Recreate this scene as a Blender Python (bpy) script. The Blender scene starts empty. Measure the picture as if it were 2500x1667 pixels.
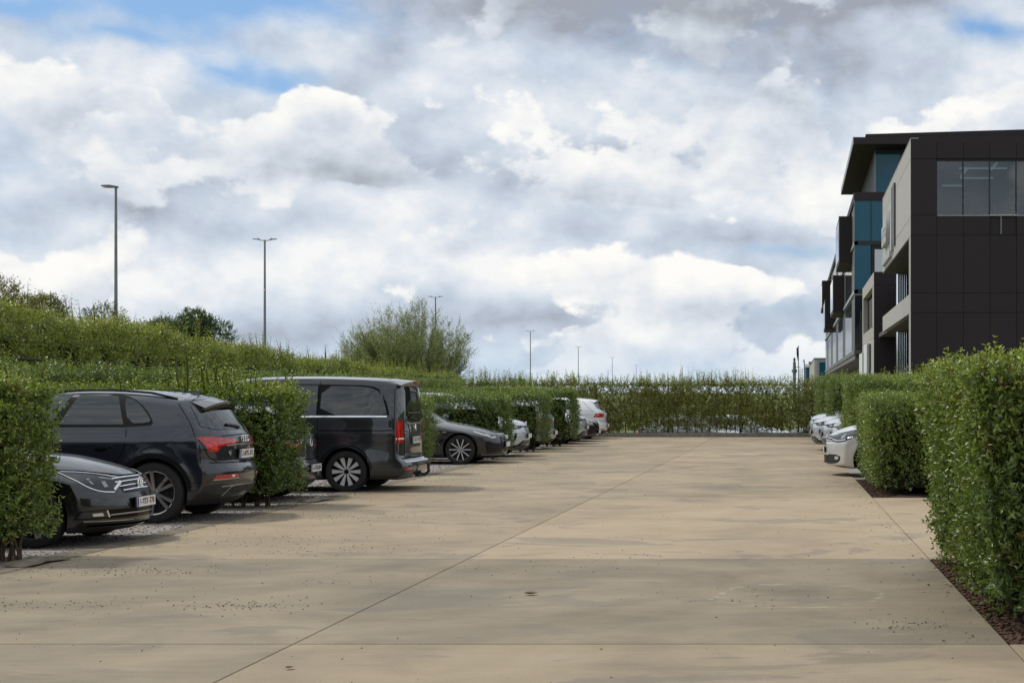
import bpy, bmesh, math, random
import numpy as np
from mathutils import Vector, Matrix
from mathutils.bvhtree import BVHTree

scene = bpy.context.scene
COL = scene.collection
R = math.radians

# ------------------------------------------------------------------ camera
EYE = 1.68
cam_data = bpy.data.cameras.new('camera')
cam_data.sensor_width = 36.0
cam_data.lens = 57.6
cam_data.shift_x = -0.2748
cam_data.shift_y = 0.0498
cam_data.clip_start = 0.1
cam_data.clip_end = 6000
camera = bpy.data.objects.new('camera', cam_data)
camera.location = (0, 0, EYE)
camera.rotation_euler = (R(90), 0, 0)
COL.objects.link(camera)
scene.camera = camera

# ------------------------------------------------------------------ exposure
vs = scene.view_settings
vs.view_transform = 'Standard'
vs.look = 'None'
vs.exposure = 0.0
vs.gamma = 1.0
vs.use_curve_mapping = False
scene.cycles.use_denoising = True
scene.cycles.max_bounces = 5
scene.cycles.diffuse_bounces = 3
scene.cycles.glossy_bounces = 3
scene.cycles.transmission_bounces = 3
scene.cycles.transparent_max_bounces = 12
scene.cycles.caustics_reflective = False
scene.cycles.caustics_refractive = False
scene.cycles.sample_clamp_indirect = 6.0

# ------------------------------------------------------------------ sun
SUN_EL, SUN_AZ = 56.0, -75.0      # azimuth from +Y, negative = towards -X
sd = bpy.data.lights.new('sun', 'SUN')
sd.energy = 2.3
sd.angle = R(5.0)
sd.color = (1.0, 0.95, 0.86)
sun = bpy.data.objects.new('sun', sd)
d = Vector((math.sin(R(SUN_AZ)) * math.cos(R(SUN_EL)), math.cos(R(SUN_AZ)) * math.cos(R(SUN_EL)), math.sin(R(SUN_EL))))
sun.rotation_euler = (-d).to_track_quat('-Z', 'Y').to_euler()
sun.location = d * 80
COL.objects.link(sun)

# ------------------------------------------------------------------ sky with broken cloud
world = bpy.data.worlds.new('World')
scene.world = world
world.use_nodes = True
wt = world.node_tree
wt.nodes.clear()
world.cycles.sampling_method = 'MANUAL'
world.cycles.sample_map_resolution = 512

class NodeMath:
    """small helper so that node arithmetic can be written as expressions"""
    def __init__(self, nt): self.nt = nt
    def _in(self, sock, v):
        if hasattr(v, 'is_output'): self.nt.links.new(v, sock)
        else: sock.default_value = v
    def m(self, op, a, b=0.0, c=0.0, clamp=False):
        n = self.nt.nodes.new('ShaderNodeMath'); n.operation = op; n.use_clamp = clamp
        self._in(n.inputs[0], a); self._in(n.inputs[1], b); self._in(n.inputs[2], c)
        return n.outputs[0]
    def add(self, a, b): return self.m('ADD', a, b)
    def sub(self, a, b): return self.m('SUBTRACT', a, b)
    def mul(self, a, b): return self.m('MULTIPLY', a, b)
    def vec(self, x, y, z):
        n = self.nt.nodes.new('ShaderNodeCombineXYZ')
        self._in(n.inputs[0], x); self._in(n.inputs[1], y); self._in(n.inputs[2], z)
        return n.outputs[0]
    def vop(self, op, a, b):
        n = self.nt.nodes.new('ShaderNodeVectorMath'); n.operation = op
        self._in(n.inputs[0], a); self._in(n.inputs[1], b)
        return n.outputs[0]
    def sep(self, v):
        n = self.nt.nodes.new('ShaderNodeSeparateXYZ'); self._in(n.inputs[0], v)
        return n.outputs
    def noise(self, v, scale, detail=6, rough=0.55, dist=0.0, lac=2.0, color=False):
        n = self.nt.nodes.new('ShaderNodeTexNoise')
        self._in(n.inputs['Vector'], v)
        n.inputs['Scale'].default_value = scale; n.inputs['Detail'].default_value = detail
        n.inputs['Roughness'].default_value = rough; n.inputs['Distortion'].default_value = dist
        n.inputs['Lacunarity'].default_value = lac
        return n.outputs['Color'] if color else n.outputs['Fac']
    def smooth(self, x, lo, hi):
        n = self.nt.nodes.new('ShaderNodeMapRange'); n.interpolation_type = 'SMOOTHSTEP'
        self._in(n.inputs[0], x); n.inputs[1].default_value = lo; n.inputs[2].default_value = hi
        return n.outputs[0]
    def lin(self, x, lo, hi, a, b):
        n = self.nt.nodes.new('ShaderNodeMapRange'); n.clamp = True
        self._in(n.inputs[0], x); n.inputs[1].default_value = lo; n.inputs[2].default_value = hi
        n.inputs[3].default_value = a; n.inputs[4].default_value = b
        return n.outputs[0]
    def ramp(self, x, stops):
        n = self.nt.nodes.new('ShaderNodeValToRGB'); self._in(n.inputs[0], x)
        e = n.color_ramp.elements
        while len(e) < len(stops): e.new(0.5)
        for i, (p, c) in enumerate(stops):
            e[i].position = p; e[i].color = (*c, 1)
        return n.outputs[0]
    def mix(self, f, a, b, blend='MIX'):
        n = self.nt.nodes.new('ShaderNodeMix'); n.data_type = 'RGBA'; n.blend_type = blend
        self._in(n.inputs[0], f)
        for k, v in ((6, a), (7, b)):
            if hasattr(v, 'is_output'): self.nt.links.new(v, n.inputs[k])
            else: n.inputs[k].default_value = (*v, 1) if len(v) == 3 else v
        return n.outputs[2]

def build_sky():
    q = NodeMath(wt)
    tc = wt.nodes.new('ShaderNodeTexCoord')
    d = tc.outputs['Generated']
    x, y, z = q.sep(d)[:3]
    az = q.m('ARCTAN2', x, y)
    hyp = q.m('SQRT', q.m('MULTIPLY_ADD', x, x, q.mul(y, y)))
    el = q.m('DIVIDE', z, q.m('MAXIMUM', hyp, 0.02))
    # flattened coordinates: cloud shapes are wider than they are tall near the horizon
    fv = q.vop('MULTIPLY', d, (1.0, 1.0, 1.45))
    warp = q.noise(fv, 10.0, 3, 0.6, color=True)
    wv = q.vop('MULTIPLY', q.vop('SUBTRACT', warp, (0.5, 0.5, 0.5)), (0.09, 0.05, 0.0))
    ae = q.vop('ADD', q.vec(az, el, 0.0), wv)
    K = 1.063 / 4000.0
    def blob(acc, X, Y, rx, ry, amp):
        """soft elliptical weight round one direction of the sky, added to acc"""
        a0 = math.atan((X - 1822) * K); e0 = (901 - Y) * K * math.cos(a0)
        sx, sy = 1.0 / (2.1 * rx * K), 1.0 / (2.1 * ry * K)
        n = wt.nodes.new('ShaderNodeVectorMath'); n.operation = 'MULTIPLY_ADD'
        wt.links.new(ae, n.inputs[0]); n.inputs[1].default_value = (sx, sy, 0); n.inputs[2].default_value = (-a0 * sx, -e0 * sy, 0)
        gnode = wt.nodes.new('ShaderNodeTexGradient'); gnode.gradient_type = 'QUADRATIC_SPHERE'
        wt.links.new(n.outputs[0], gnode.inputs[0])
        return q.m('MULTIPLY_ADD', gnode.outputs['Fac'], amp, acc)
    def total(base, lst):
        for b in lst: base = blob(base, *b)
        return base
    fvu = q.vop('ADD', fv, (-0.010, 0.0, 0.022))
    # --- soft back layer
    n1 = q.noise(fv, 7.0, 8, 0.56)
    n1u = q.noise(fvu, 7.0, 8, 0.56)
    n4 = q.noise(fv, 30.0, 6, 0.62)
    soft = q.m('MULTIPLY_ADD', q.sub(n1, 0.5), 1.0, 0.60)
    soft = q.m('MULTIPLY_ADD', q.sub(n1, n1u), 2.0, soft)
    soft = q.m('MULTIPLY_ADD', q.sub(n4, 0.5), 0.30, soft)
    soft = total(soft, SOFT)
    csoft = q.ramp(soft, [(0.0, (3.6, 3.9, 4.5)), (0.3, (5.0, 5.6, 6.6)), (0.55, (6.2, 6.95, 7.9)), (0.78, (7.7, 8.1, 8.7)), (1.0, (9.3, 9.35, 9.3))])
    # --- crisp cumulus layer
    nc = q.noise(fv, 12.5, 10, 0.53, 0.0)
    ncu = q.noise(fvu, 12.5, 10, 0.53, 0.0)
    cov = total(nc, COVER)
    mask = q.smooth(cov, 0.525, 0.575)
    lit = q.m('MULTIPLY_ADD', q.sub(nc, ncu), 2.2, 0.72)
    lit = q.m('MULTIPLY_ADD', q.sub(n4, 0.5), 0.30, lit)
    lit = q.m('MULTIPLY_ADD', q.smooth(cov, 0.55, 0.85), -0.14, lit)
    lit = total(lit, LIT)
    ccum = q.ramp(lit, [(0.0, (3.8, 4.15, 4.6)), (0.3, (5.4, 5.95, 6.7)), (0.55, (7.0, 7.5, 8.2)), (0.78, (8.6, 8.75, 8.9)), (1.0, (9.9, 9.8, 9.5))])
    # --- clear air between the clouds
    sky = wt.nodes.new('ShaderNodeTexSky')
    sky.sky_type = 'NISHITA'
    sky.sun_disc = False
    sky.sun_elevation = R(SUN_EL)
    sky.sun_rotation = R(SUN_AZ)
    sky.altitude = 50
    sky.air_density = 1.2
    sky.dust_density = 0.6
    gap = q.m('MULTIPLY_ADD', q.sub(q.noise(fv, 14.0, 6, 0.62, 0.3), 0.5), 1.2, 0.36)
    gap = total(gap, GAPS)
    gmask = q.smooth(gap, -0.35, 0.36)
    air = q.mix(0.4, sky.outputs[0], (1.7, 4.6, 10.0))
    back = q.mix(gmask, air, csoft)
    full = q.mix(mask, back, ccum)
    # paler, bluer air low over the horizon
    hz = q.smooth(el, 0.050, 0.0)
    full = q.mix(q.mul(hz, 0.48), full, (5.0, 6.6, 8.4))
    bg = wt.nodes.new('ShaderNodeBackground')
    bg.inputs[1].default_value = 0.1
    wt.links.new(full, bg.inputs[0])
    out = wt.nodes.new('ShaderNodeOutputWorld')
    wt.links.new(bg.outputs[0], out.inputs[0])
# where the photograph's big cloud masses, shadows and gaps lie (direction, size, weight)
SOFT = [(1480, -30, 620, 140, -1.0), (1700, 190, 330, 80, -0.28), (840, 130, 110, 120, -0.22), (840, 385, 380, 60, -0.40), (1350, 360, 280, 60, -0.18),
        (330, 510, 260, 50, -0.40), (1700, 545, 320, 32, -0.40), (1100, 110, 260, 90, 0.40), (300, 250, 220, 90, 0.25), (560, 150, 300, 40, 0.30),
        (620, 615, 620, 65, 0.40), (2050, 400, 340, 170, 0.25), (1250, 755, 600, 60, -0.55), (600, 760, 170, 30, -0.50), (1600, 450, 300, 60, 0.25)]
COVER = [(300, 230, 170, 100, 0.20), (640, 300, 200, 55, 0.15), (330, 460, 230, 60, 0.16), (1230, 610, 160, 60, 0.30), (1040, 545, 80, 60, 0.22),
         (1600, 650, 160, 80, 0.30), (1480, 440, 220, 70, 0.20), (1510, 790, 60, 60, 0.40), (1150, 130, 320, 120, 0.22), (1900, 330, 420, 120, 0.12),
         (450, 10, 380, 120, -0.60), (2290, 70, 170, 75, -0.55), (1900, 590, 260, 45, -0.30), (650, 745, 320, 40, -0.25), (700, 480, 300, 40, -0.12), (1350, 745, 300, 40, -0.15)]
LIT = [(1480, -30, 620, 135, -1.0), (860, 395, 380, 55, -0.46), (330, 520, 260, 50, -0.44), (1720, 215, 320, 75, -0.46), (1230, 570, 160, 55, 0.30),
       (1600, 600, 140, 55, 0.28), (1510, 785, 60, 50, 0.35), (1100, 100, 240, 75, 0.30), (500, 330, 420, 60, -0.28), (1230, 680, 200, 30, -0.3), (1600, 730, 200, 30, -0.3)]
GAPS = [(430, -15, 340, 75, -1.0), (270, 85, 140, 28, -0.52), (520, 165, 130, 30, -0.48), (640, 192, 100, 28, -0.60), (30, 0, 140, 32, -0.55),
        (2290, 70, 130, 50, -0.80), (1800, 575, 220, 26, -0.55), (1750, 715, 300, 45, -0.42), (1350, 420, 800, 190, 0.3)]
build_sky()

# ------------------------------------------------------------------ helpers
def tag(o, label=None, cat=None, group=None, kind=None):
    if label: o['label'] = label
    if cat: o['category'] = cat
    if group: o['group'] = group
    if kind: o['kind'] = kind
    return o

def empty(name, loc=(0, 0, 0), rz=0.0, sc=1.0, parent=None):
    o = bpy.data.objects.new(name, None)
    o.empty_display_size = 0.2
    o.location = loc; o.rotation_euler = (0, 0, rz); o.scale = (sc, sc, sc)
    COL.objects.link(o)
    if parent: o.parent = parent
    return o

def link_mesh(name, me, parent=None, loc=None):
    o = bpy.data.objects.new(name, me)
    COL.objects.link(o)
    if parent: o.parent = parent
    if loc is not None: o.location = loc
    return o

def mesh_obj(name, verts, faces, mat, parent=None, smooth=False, loc=None):
    me = bpy.data.meshes.new(name)
    me.from_pydata([tuple(v) for v in verts], [], faces)
    if mat: me.materials.append(mat)
    if smooth:
        me.polygons.foreach_set('use_smooth', np.ones(len(me.polygons), dtype=bool))
        me.set_sharp_from_angle(angle=R(40))
    me.update()
    return link_mesh(name, me, parent, loc)

def np_mesh(name, V, F, mat, cols=None, parent=None, smooth=False):
    """fast mesh from numpy arrays; F is (n,k)"""
    me = bpy.data.meshes.new(name)
    n, k = F.shape
    me.vertices.add(len(V)); me.vertices.foreach_set('co', V.astype(np.float32).ravel())
    me.loops.add(n * k); me.loops.foreach_set('vertex_index', F.astype(np.int32).ravel())
    me.polygons.add(n)
    me.polygons.foreach_set('loop_start', (np.arange(n) * k).astype(np.int32))
    if smooth: me.polygons.foreach_set('use_smooth', np.ones(n, dtype=bool))
    if cols is not None:
        a = me.color_attributes.new('Col', 'FLOAT_COLOR', 'POINT')
        c = np.ones((len(V), 4), dtype=np.float32); c[:, :3] = cols
        a.data.foreach_set('color', c.ravel())
    me.update(calc_edges=True)
    if mat: me.materials.append(mat)
    return link_mesh(name, me, parent)

def copy_tree(o, parent=None):
    c = o.copy(); COL.objects.link(c); c.parent = parent
    for ch in o.children: copy_tree(ch, c)
    return c

class MB:
    """collects shapes that become one mesh"""
    def __init__(self): self.v = []; self.f = []
    def add(self, verts, faces):
        b = len(self.v); self.v += [tuple(p) for p in verts]; self.f += [tuple(i + b for i in f) for f in faces]
        return self
    def box(self, x0, x1, y0, y1, z0, z1):
        return self.add([(x0, y0, z0), (x1, y0, z0), (x1, y1, z0), (x0, y1, z0), (x0, y0, z1), (x1, y0, z1), (x1, y1, z1), (x0, y1, z1)],
                        [(0, 3, 2, 1), (4, 5, 6, 7), (0, 1, 5, 4), (1, 2, 6, 5), (2, 3, 7, 6), (3, 0, 4, 7)])
    def tube(self, pts, rads, n=8, caps=True):
        pts = [Vector(p) for p in pts]
        if not hasattr(rads, '__len__'): rads = [rads] * len(pts)
        vs, fs = [], []
        for i, p in enumerate(pts):
            t = (pts[min(i + 1, len(pts) - 1)] - pts[max(i - 1, 0)]).normalized()
            a = t.cross(Vector((0, 0, 1)))
            if a.length < 1e-3: a = t.cross(Vector((1, 0, 0)))
            a.normalize(); b = t.cross(a)
            for k in range(n):
                ang = 2 * math.pi * k / n
                vs.append(p + (a * math.cos(ang) + b * math.sin(ang)) * rads[i])
        for i in range(len(pts) - 1):
            for k in range(n):
                k2 = (k + 1) % n
                fs.append((i * n + k, i * n + k2, (i + 1) * n + k2, (i + 1) * n + k))
        if caps:
            fs.append(tuple(range(n - 1, -1, -1))); fs.append(tuple((len(pts) - 1) * n + k for k in range(n)))
        return self.add(vs, fs)
    def lathe_y(self, prof, n=32, cy=0.0, close=False):
        """profile of (radius, y) turned round the y axis"""
        vs, fs = [], []
        m = len(prof)
        for k in range(n):
            a = 2 * math.pi * k / n
            for r, y in prof: vs.append((r * math.cos(a), cy + y, r * math.sin(a)))
        for k in range(n):
            k2 = (k + 1) % n
            for j in range(m - 1 + (1 if close else 0)):
                j2 = (j + 1) % m
                fs.append((k * m + j, k * m + j2, k2 * m + j2, k2 * m + j))
        return self.add(vs, fs)
    def prism(self, poly, axis, a0, a1):
        """poly of 2D points extruded along an axis (0,1,2)"""
        def p3(p, a):
            return {0: (a, p[0], p[1]), 1: (p[0], a, p[1]), 2: (p[0], p[1], a)}[axis]
        n = len(poly)
        vs = [p3(p, a0) for p in poly] + [p3(p, a1) for p in poly]
        fs = [tuple(range(n)), tuple(range(2 * n - 1, n - 1, -1))] + [(i, (i + 1) % n + 0, (i + 1) % n + n, i + n) for i in range(n)]
        return self.add(vs, fs)
    def build(self, name, mat, parent=None, smooth=False, loc=None, fix=True):
        me = bpy.data.meshes.new(name)
        me.from_pydata(self.v, [], self.f)
        if fix:
            bm = bmesh.new(); bm.from_mesh(me); bmesh.ops.recalc_face_normals(bm, faces=bm.faces[:]); bm.to_mesh(me); bm.free()
        if mat: me.materials.append(mat)
        if smooth:
            me.polygons.foreach_set('use_smooth', np.ones(len(me.polygons), dtype=bool))
            me.set_sharp_from_angle(angle=R(38))
        me.update()
        return link_mesh(name, me, parent, loc)

def boxo(name, mat, b, parent=None): return MB().box(*b).build(name, mat, parent)

def text_mesh(txt, size, extrude=0.0, bold=0.0):
    cu = bpy.data.curves.new('lettering', 'FONT')
    cu.body = txt; cu.size = size; cu.align_x = 'CENTER'; cu.align_y = 'CENTER'; cu.extrude = extrude; cu.offset = bold
    cu.resolution_u = 2
    o = bpy.data.objects.new('lettering', cu); COL.objects.link(o)
    dg = bpy.context.evaluated_depsgraph_get(); dg.update()
    me = bpy.data.meshes.new_from_object(o.evaluated_get(dg))
    bpy.data.objects.remove(o); bpy.data.curves.remove(cu)
    return me

# ------------------------------------------------------------------ materials
def newmat(name):
    m = bpy.data.materials.new(name); m.use_nodes = True
    return m, m.node_tree, m.node_tree.nodes['Principled BSDF']

def simple(name, col, rough=0.5, metal=0.0, spec=0.5, coat=0.0, var=0.0, vscale=8.0, bump=0.0, bscale=60.0, coat_rough=0.03):
    m, nt, b = newmat(name)
    b.inputs['Base Color'].default_value = (*col, 1)
    b.inputs['Roughness'].default_value = rough
    b.inputs['Metallic'].default_value = metal
    b.inputs['Specular IOR Level'].default_value = spec
    b.inputs['Coat Weight'].default_value = coat
    b.inputs['Coat Roughness'].default_value = coat_rough
    if var or bump:
        q = NodeMath(nt)
        pos = nt.nodes.new('ShaderNodeNewGeometry').outputs['Position']
        if var:
            f = q.noise(pos, vscale, 7, 0.6)
            lo = tuple(c * (1 - var) for c in col); hi = tuple(min(1, c * (1 + var)) for c in col)
            nt.links.new(q.ramp(f, [(0.3, lo), (0.7, hi)]), b.inputs['Base Color'])
            nt.links.new(q.lin(f, 0.3, 0.7, max(0, rough - 0.06), min(1, rough + 0.06)), b.inputs['Roughness'])
        if bump:
            bp = nt.nodes.new('ShaderNodeBump'); bp.inputs['Strength'].default_value = bump; bp.inputs['Distance'].default_value = 0.01
            nt.links.new(q.noise(pos, bscale, 5, 0.6), bp.inputs['Height'])
            nt.links.new(bp.outputs[0], b.inputs['Normal'])
    return m

def leaf_material(name, trans=0.26, rough=0.34, spec=0.6):
    m, nt, b = newmat(name)
    at = nt.nodes.new('ShaderNodeAttribute'); at.attribute_name = 'Col'
    nt.links.new(at.outputs['Color'], b.inputs['Base Color'])
    b.inputs['Roughness'].default_value = rough
    b.inputs['Specular IOR Level'].default_value = spec
    tr = nt.nodes.new('ShaderNodeBsdfTranslucent')
    q = NodeMath(nt)
    nt.links.new(q.mix(1.0, at.outputs['Color'], (1.5, 1.6, 0.7), 'MULTIPLY'), tr.inputs[0])
    mx = nt.nodes.new('ShaderNodeMixShader'); mx.inputs[0].default_value = trans
    nt.links.new(b.outputs[0], mx.inputs[1]); nt.links.new(tr.outputs[0], mx.inputs[2])
    nt.links.new(mx.outputs[0], nt.nodes['Material Output'].inputs[0])
    return m

def paint(name, col, metal=0.0, flake=0.0, dirt=0.05):
    """car lacquer: pigment, clear coat, a little road film low on the body"""
    m, nt, b = newmat(name)
    q = NodeMath(nt)
    tc = nt.nodes.new('ShaderNodeTexCoord')
    n = q.noise(tc.outputs['Object'], 3.0, 8, 0.65)
    z = q.sep(tc.outputs['Object'])[2]
    film = q.mul(q.smooth(z, 0.75, 0.2), q.smooth(n, 0.35, 0.7))
    film = q.mul(film, dirt)
    c = q.mix(film, col, (0.16, 0.14, 0.115))
    nt.links.new(c, b.inputs['Base Color'])
    b.inputs['Metallic'].default_value = metal
    b.inputs['Roughness'].default_value = 0.3
    b.inputs['Coat IOR'].default_value = 1.6
    b.inputs['Specular IOR Level'].default_value = 0.22 if max(col) < 0.2 else 0.4
    b.inputs['Coat Weight'].default_value = 1.0
    nt.links.new(q.lin(film, 0.0, 0.3, 0.03, 0.35), b.inputs['Coat Roughness'])
    return m

M = {}
M['leaf'] = leaf_material('privet_leaf')
M['leaf_tree'] = leaf_material('tree_leaf', 0.22, 0.5, 0.35)
M['leaf_willow'] = leaf_material('willow_leaf', 0.2, 0.5, 0.4)
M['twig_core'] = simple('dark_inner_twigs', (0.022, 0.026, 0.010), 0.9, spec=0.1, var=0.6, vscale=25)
M['bark'] = simple('bark', (0.085, 0.062, 0.038), 0.85, spec=0.2, var=0.35, vscale=30, bump=0.5)
M['black_plastic'] = simple('black_plastic', (0.018, 0.018, 0.019), 0.55, var=0.2)
M['gloss_black'] = simple('gloss_black', (0.006, 0.006, 0.007), 0.35, spec=0.22)
M['tyre'] = simple('tyre_rubber', (0.022, 0.021, 0.021), 0.75, spec=0.3, var=0.25, vscale=14, bump=0.3, bscale=120)
M['alloy'] = simple('alloy', (0.55, 0.54, 0.53), 0.28, 0.9)
M['alloy_dark'] = simple('dark_alloy', (0.09, 0.085, 0.08), 0.4, 0.6)
M['wheel_dark'] = simple('wheel_inside', (0.012, 0.012, 0.012), 0.6, 0.2)  # near-black finish for arch linings and brake discs
M['polished'] = simple('polished_alloy', (0.72, 0.72, 0.71), 0.38, 0.35)
M['chrome'] = simple('chrome', (0.82, 0.82, 0.83), 0.10, 1.0)
M['satin'] = simple('satin_aluminium', (0.5, 0.5, 0.51), 0.28, 0.9)
M['car_glass'] = simple('tinted_car_glass', (0.012, 0.015, 0.016), 0.02, spec=0.95)
M['clear_car_glass'] = simple('windscreen_glass', (0.03, 0.042, 0.040), 0.02, spec=0.95)
M['lamp_glass'] = simple('headlamp_glass', (0.045, 0.048, 0.05), 0.1, 0.2, spec=0.4)
M['lamp_bright'] = simple('headlamp_reflector', (0.75, 0.77, 0.8), 0.12, 0.85, coat=0.8)
M['lamp_inner'] = simple('headlamp_inner', (0.30, 0.31, 0.31), 0.25, 0.6)
M['lamp_white'] = simple('white_lamp_lens', (0.8, 0.8, 0.8), 0.15, coat=0.8)
M['red_lens'] = simple('red_lens', (0.42, 0.008, 0.012), 0.08, coat=1.0, var=0.35, vscale=30)
M['red_bright'] = simple('red_lens_core', (0.75, 0.03, 0.03), 0.1, coat=1.0)
M['plate_white'] = simple('number_plate_white', (0.80, 0.79, 0.77), 0.35, var=0.06)
M['plate_red'] = simple('number_plate_dark_red', (0.10, 0.018, 0.02), 0.4)
M['plate_blue'] = simple('number_plate_blue', (0.02, 0.05, 0.32), 0.35)
M['rubber'] = simple('window_rubber', (0.006, 0.006, 0.006), 0.7, spec=0.15)
M['seam'] = simple('panel_gap', (0.004, 0.004, 0.004), 0.9, spec=0.0)
M['paint_black'] = paint('black_lacquer', (0.004, 0.0045, 0.007))
M['paint_blueblack'] = paint('dark_grey_blue_lacquer', (0.014, 0.017, 0.025), 0.3)
M['paint_darkgrey'] = paint('dark_grey_lacquer', (0.035, 0.036, 0.038), 0.4)
M['paint_van'] = paint('graphite_lacquer', (0.021, 0.024, 0.028), 0.3)
M['paint_silver'] = paint('silver_lacquer', (0.52, 0.56, 0.60), 0.55)
M['paint_lightgrey'] = paint('light_grey_lacquer', (0.36, 0.37, 0.36), 0.5)
M['paint_white'] = paint('white_lacquer', (0.72, 0.73, 0.74))
M['paint_pale'] = paint('pale_silver_lacquer', (0.62, 0.62, 0.61), 0.25)
# ------------------------------------------------------------------ ground materials
def concrete_material():
    m, nt, b = newmat('worn_concrete')
    q = NodeMath(nt)
    pos = nt.nodes.new('ShaderNodeNewGeometry').outputs['Position']
    big = q.noise(q.vop('MULTIPLY', pos, (0.42, 0.30, 1)), 1.0, 5, 0.6, 0.6)
    mid = q.noise(q.vop('MULTIPLY', pos, (0.8, 0.9, 1)), 1.3, 8, 0.62, 0.5)
    fine = q.noise(pos, 28.0, 6, 0.7)
    sweep = q.noise(q.vop('MULTIPLY', pos, (1.2, 16.0, 1)), 1.0, 6, 0.6)      # brush marks run across the aisle
    grit = q.noise(pos, 160.0, 2, 0.6)
    speck = q.noise(pos, 75.0, 3, 0.7)
    f = q.add(q.mul(big, 0.55), q.mul(mid, 0.45))
    base = q.ramp(f, [(0.34, (0.170, 0.139, 0.094)), (0.46, (0.265, 0.212, 0.138)), (0.56, (0.350, 0.277, 0.177)), (0.72, (0.415, 0.335, 0.220))])
    grey = q.ramp(f, [(0.34, (0.125, 0.107, 0.078)), (0.5, (0.200, 0.165, 0.114)), (0.7, (0.285, 0.233, 0.160))])
    pink = q.ramp(f, [(0.34, (0.280, 0.216, 0.144)), (0.5, (0.370, 0.284, 0.187)), (0.7, (0.415, 0.326, 0.220))])
    at = nt.nodes.new('ShaderNodeAttribute'); at.attribute_type = 'OBJECT'; at.attribute_name = 'tone'
    col = q.mix(at.outputs['Fac'], base, grey)
    at2 = nt.nodes.new('ShaderNodeAttribute'); at2.attribute_type = 'OBJECT'; at2.attribute_name = 'warm'
    col = q.mix(at2.outputs['Fac'], col, pink)
    col = q.mix(q.mul(q.smooth(sweep, 0.55, 0.75), 0.25), col, (0.46, 0.41, 0.32))
    col = q.mix(q.mul(q.smooth(sweep, 0.45, 0.28), 0.25), col, (0.15, 0.13, 0.10))
    col = q.mix(q.mul(q.smooth(fine, 0.5, 0.75), 0.30), col, (0.21, 0.18, 0.135))
    # irregular damp stains with their own edges
    st = q.noise(q.vop('MULTIPLY', pos, (0.30, 0.45, 1)), 1.6, 9, 0.62, 0.9)
    col = q.mix(q.mul(q.smooth(st, 0.56, 0.60), 0.42), col, (0.125, 0.108, 0.080))
    col = q.mix(q.mul(q.smooth(grit, 0.66, 0.74), 0.5), col, (0.12, 0.10, 0.08))
    col = q.mix(q.mul(q.smooth(speck, 0.55, 0.72), 0.38), col, (0.52, 0.46, 0.37))
    col = q.mix(q.mul(q.smooth(speck, 0.45, 0.30), 0.40), col, (0.15, 0.125, 0.095))
    # pale scuffs left by turning tyres
    rv = q.vop('SUBTRACT', pos, (0.05, 13.6, 0.0))
    rad = q.m('SQRT', q.add(q.mul(q.sep(rv)[0], q.sep(rv)[0]), q.mul(q.mul(q.sep(rv)[1], q.sep(rv)[1]), 0.8)))
    ring = q.smooth(q.m('ABSOLUTE', q.sub(q.add(rad, q.mul(mid, 0.5)), 0.95)), 0.05, 0.0)
    col = q.mix(q.mul(q.mul(ring, q.smooth(sweep, 0.45, 0.6)), 0.5), col, (0.50, 0.46, 0.39))
    nt.links.new(col, b.inputs['Base Color'])
    nt.links.new(q.lin(st, 0.45, 0.62, 0.82, 0.62), b.inputs['Roughness'])
    b.inputs['Specular IOR Level'].default_value = 0.35
    bp = nt.nodes.new('ShaderNodeBump'); bp.inputs['Strength'].default_value = 0.25; bp.inputs['Distance'].default_value = 0.004
    nt.links.new(q.add(q.mul(sweep, 0.5), fine), bp.inputs['Height'])
    nt.links.new(bp.outputs[0], b.inputs['Normal'])
    return m

def gravel_material():
    m, nt, b = newmat('reddish_gravel')
    q = NodeMath(nt)
    pos = nt.nodes.new('ShaderNodeNewGeometry').outputs['Position']
    vo = nt.nodes.new('ShaderNodeTexVoronoi'); vo.inputs['Scale'].default_value = 55
    nt.links.new(pos, vo.inputs['Vector'])
    big = q.noise(pos, 0.9, 5, 0.6)
    c = q.sep(vo.outputs['Color'])[0]
    col = q.ramp(c, [(0.0, (0.11, 0.092, 0.082)), (0.4, (0.255, 0.226, 0.206)), (0.75, (0.36, 0.325, 0.305)), (1.0, (0.52, 0.49, 0.47))])
    col = q.mix(q.mul(q.smooth(big, 0.45, 0.7), 0.45), col, (0.15, 0.12, 0.09))
    nt.links.new(col, b.inputs['Base Color']); b.inputs['Roughness'].default_value = 0.85
    bp = nt.nodes.new('ShaderNodeBump'); bp.inputs['Strength'].default_value = 0.9; bp.inputs['Distance'].default_value = 0.012; bp.invert = True
    nt.links.new(vo.outputs['Distance'], bp.inputs['Height']); nt.links.new(bp.outputs[0], b.inputs['Normal'])
    return m

def grass_material():
    m, nt, b = newmat('meadow_grass')
    q = NodeMath(nt)
    pos = nt.nodes.new('ShaderNodeNewGeometry').outputs['Position']
    f = q.add(q.mul(q.noise(pos, 0.15, 6, 0.6), 0.6), q.mul(q.noise(pos, 9.0, 5, 0.7), 0.4))
    nt.links.new(q.ramp(f, [(0.35, (0.06, 0.085, 0.015)), (0.5, (0.11, 0.14, 0.022)), (0.65, (0.17, 0.19, 0.04))]), b.inputs['Base Color'])
    b.inputs['Roughness'].default_value = 0.9
    return m

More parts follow.
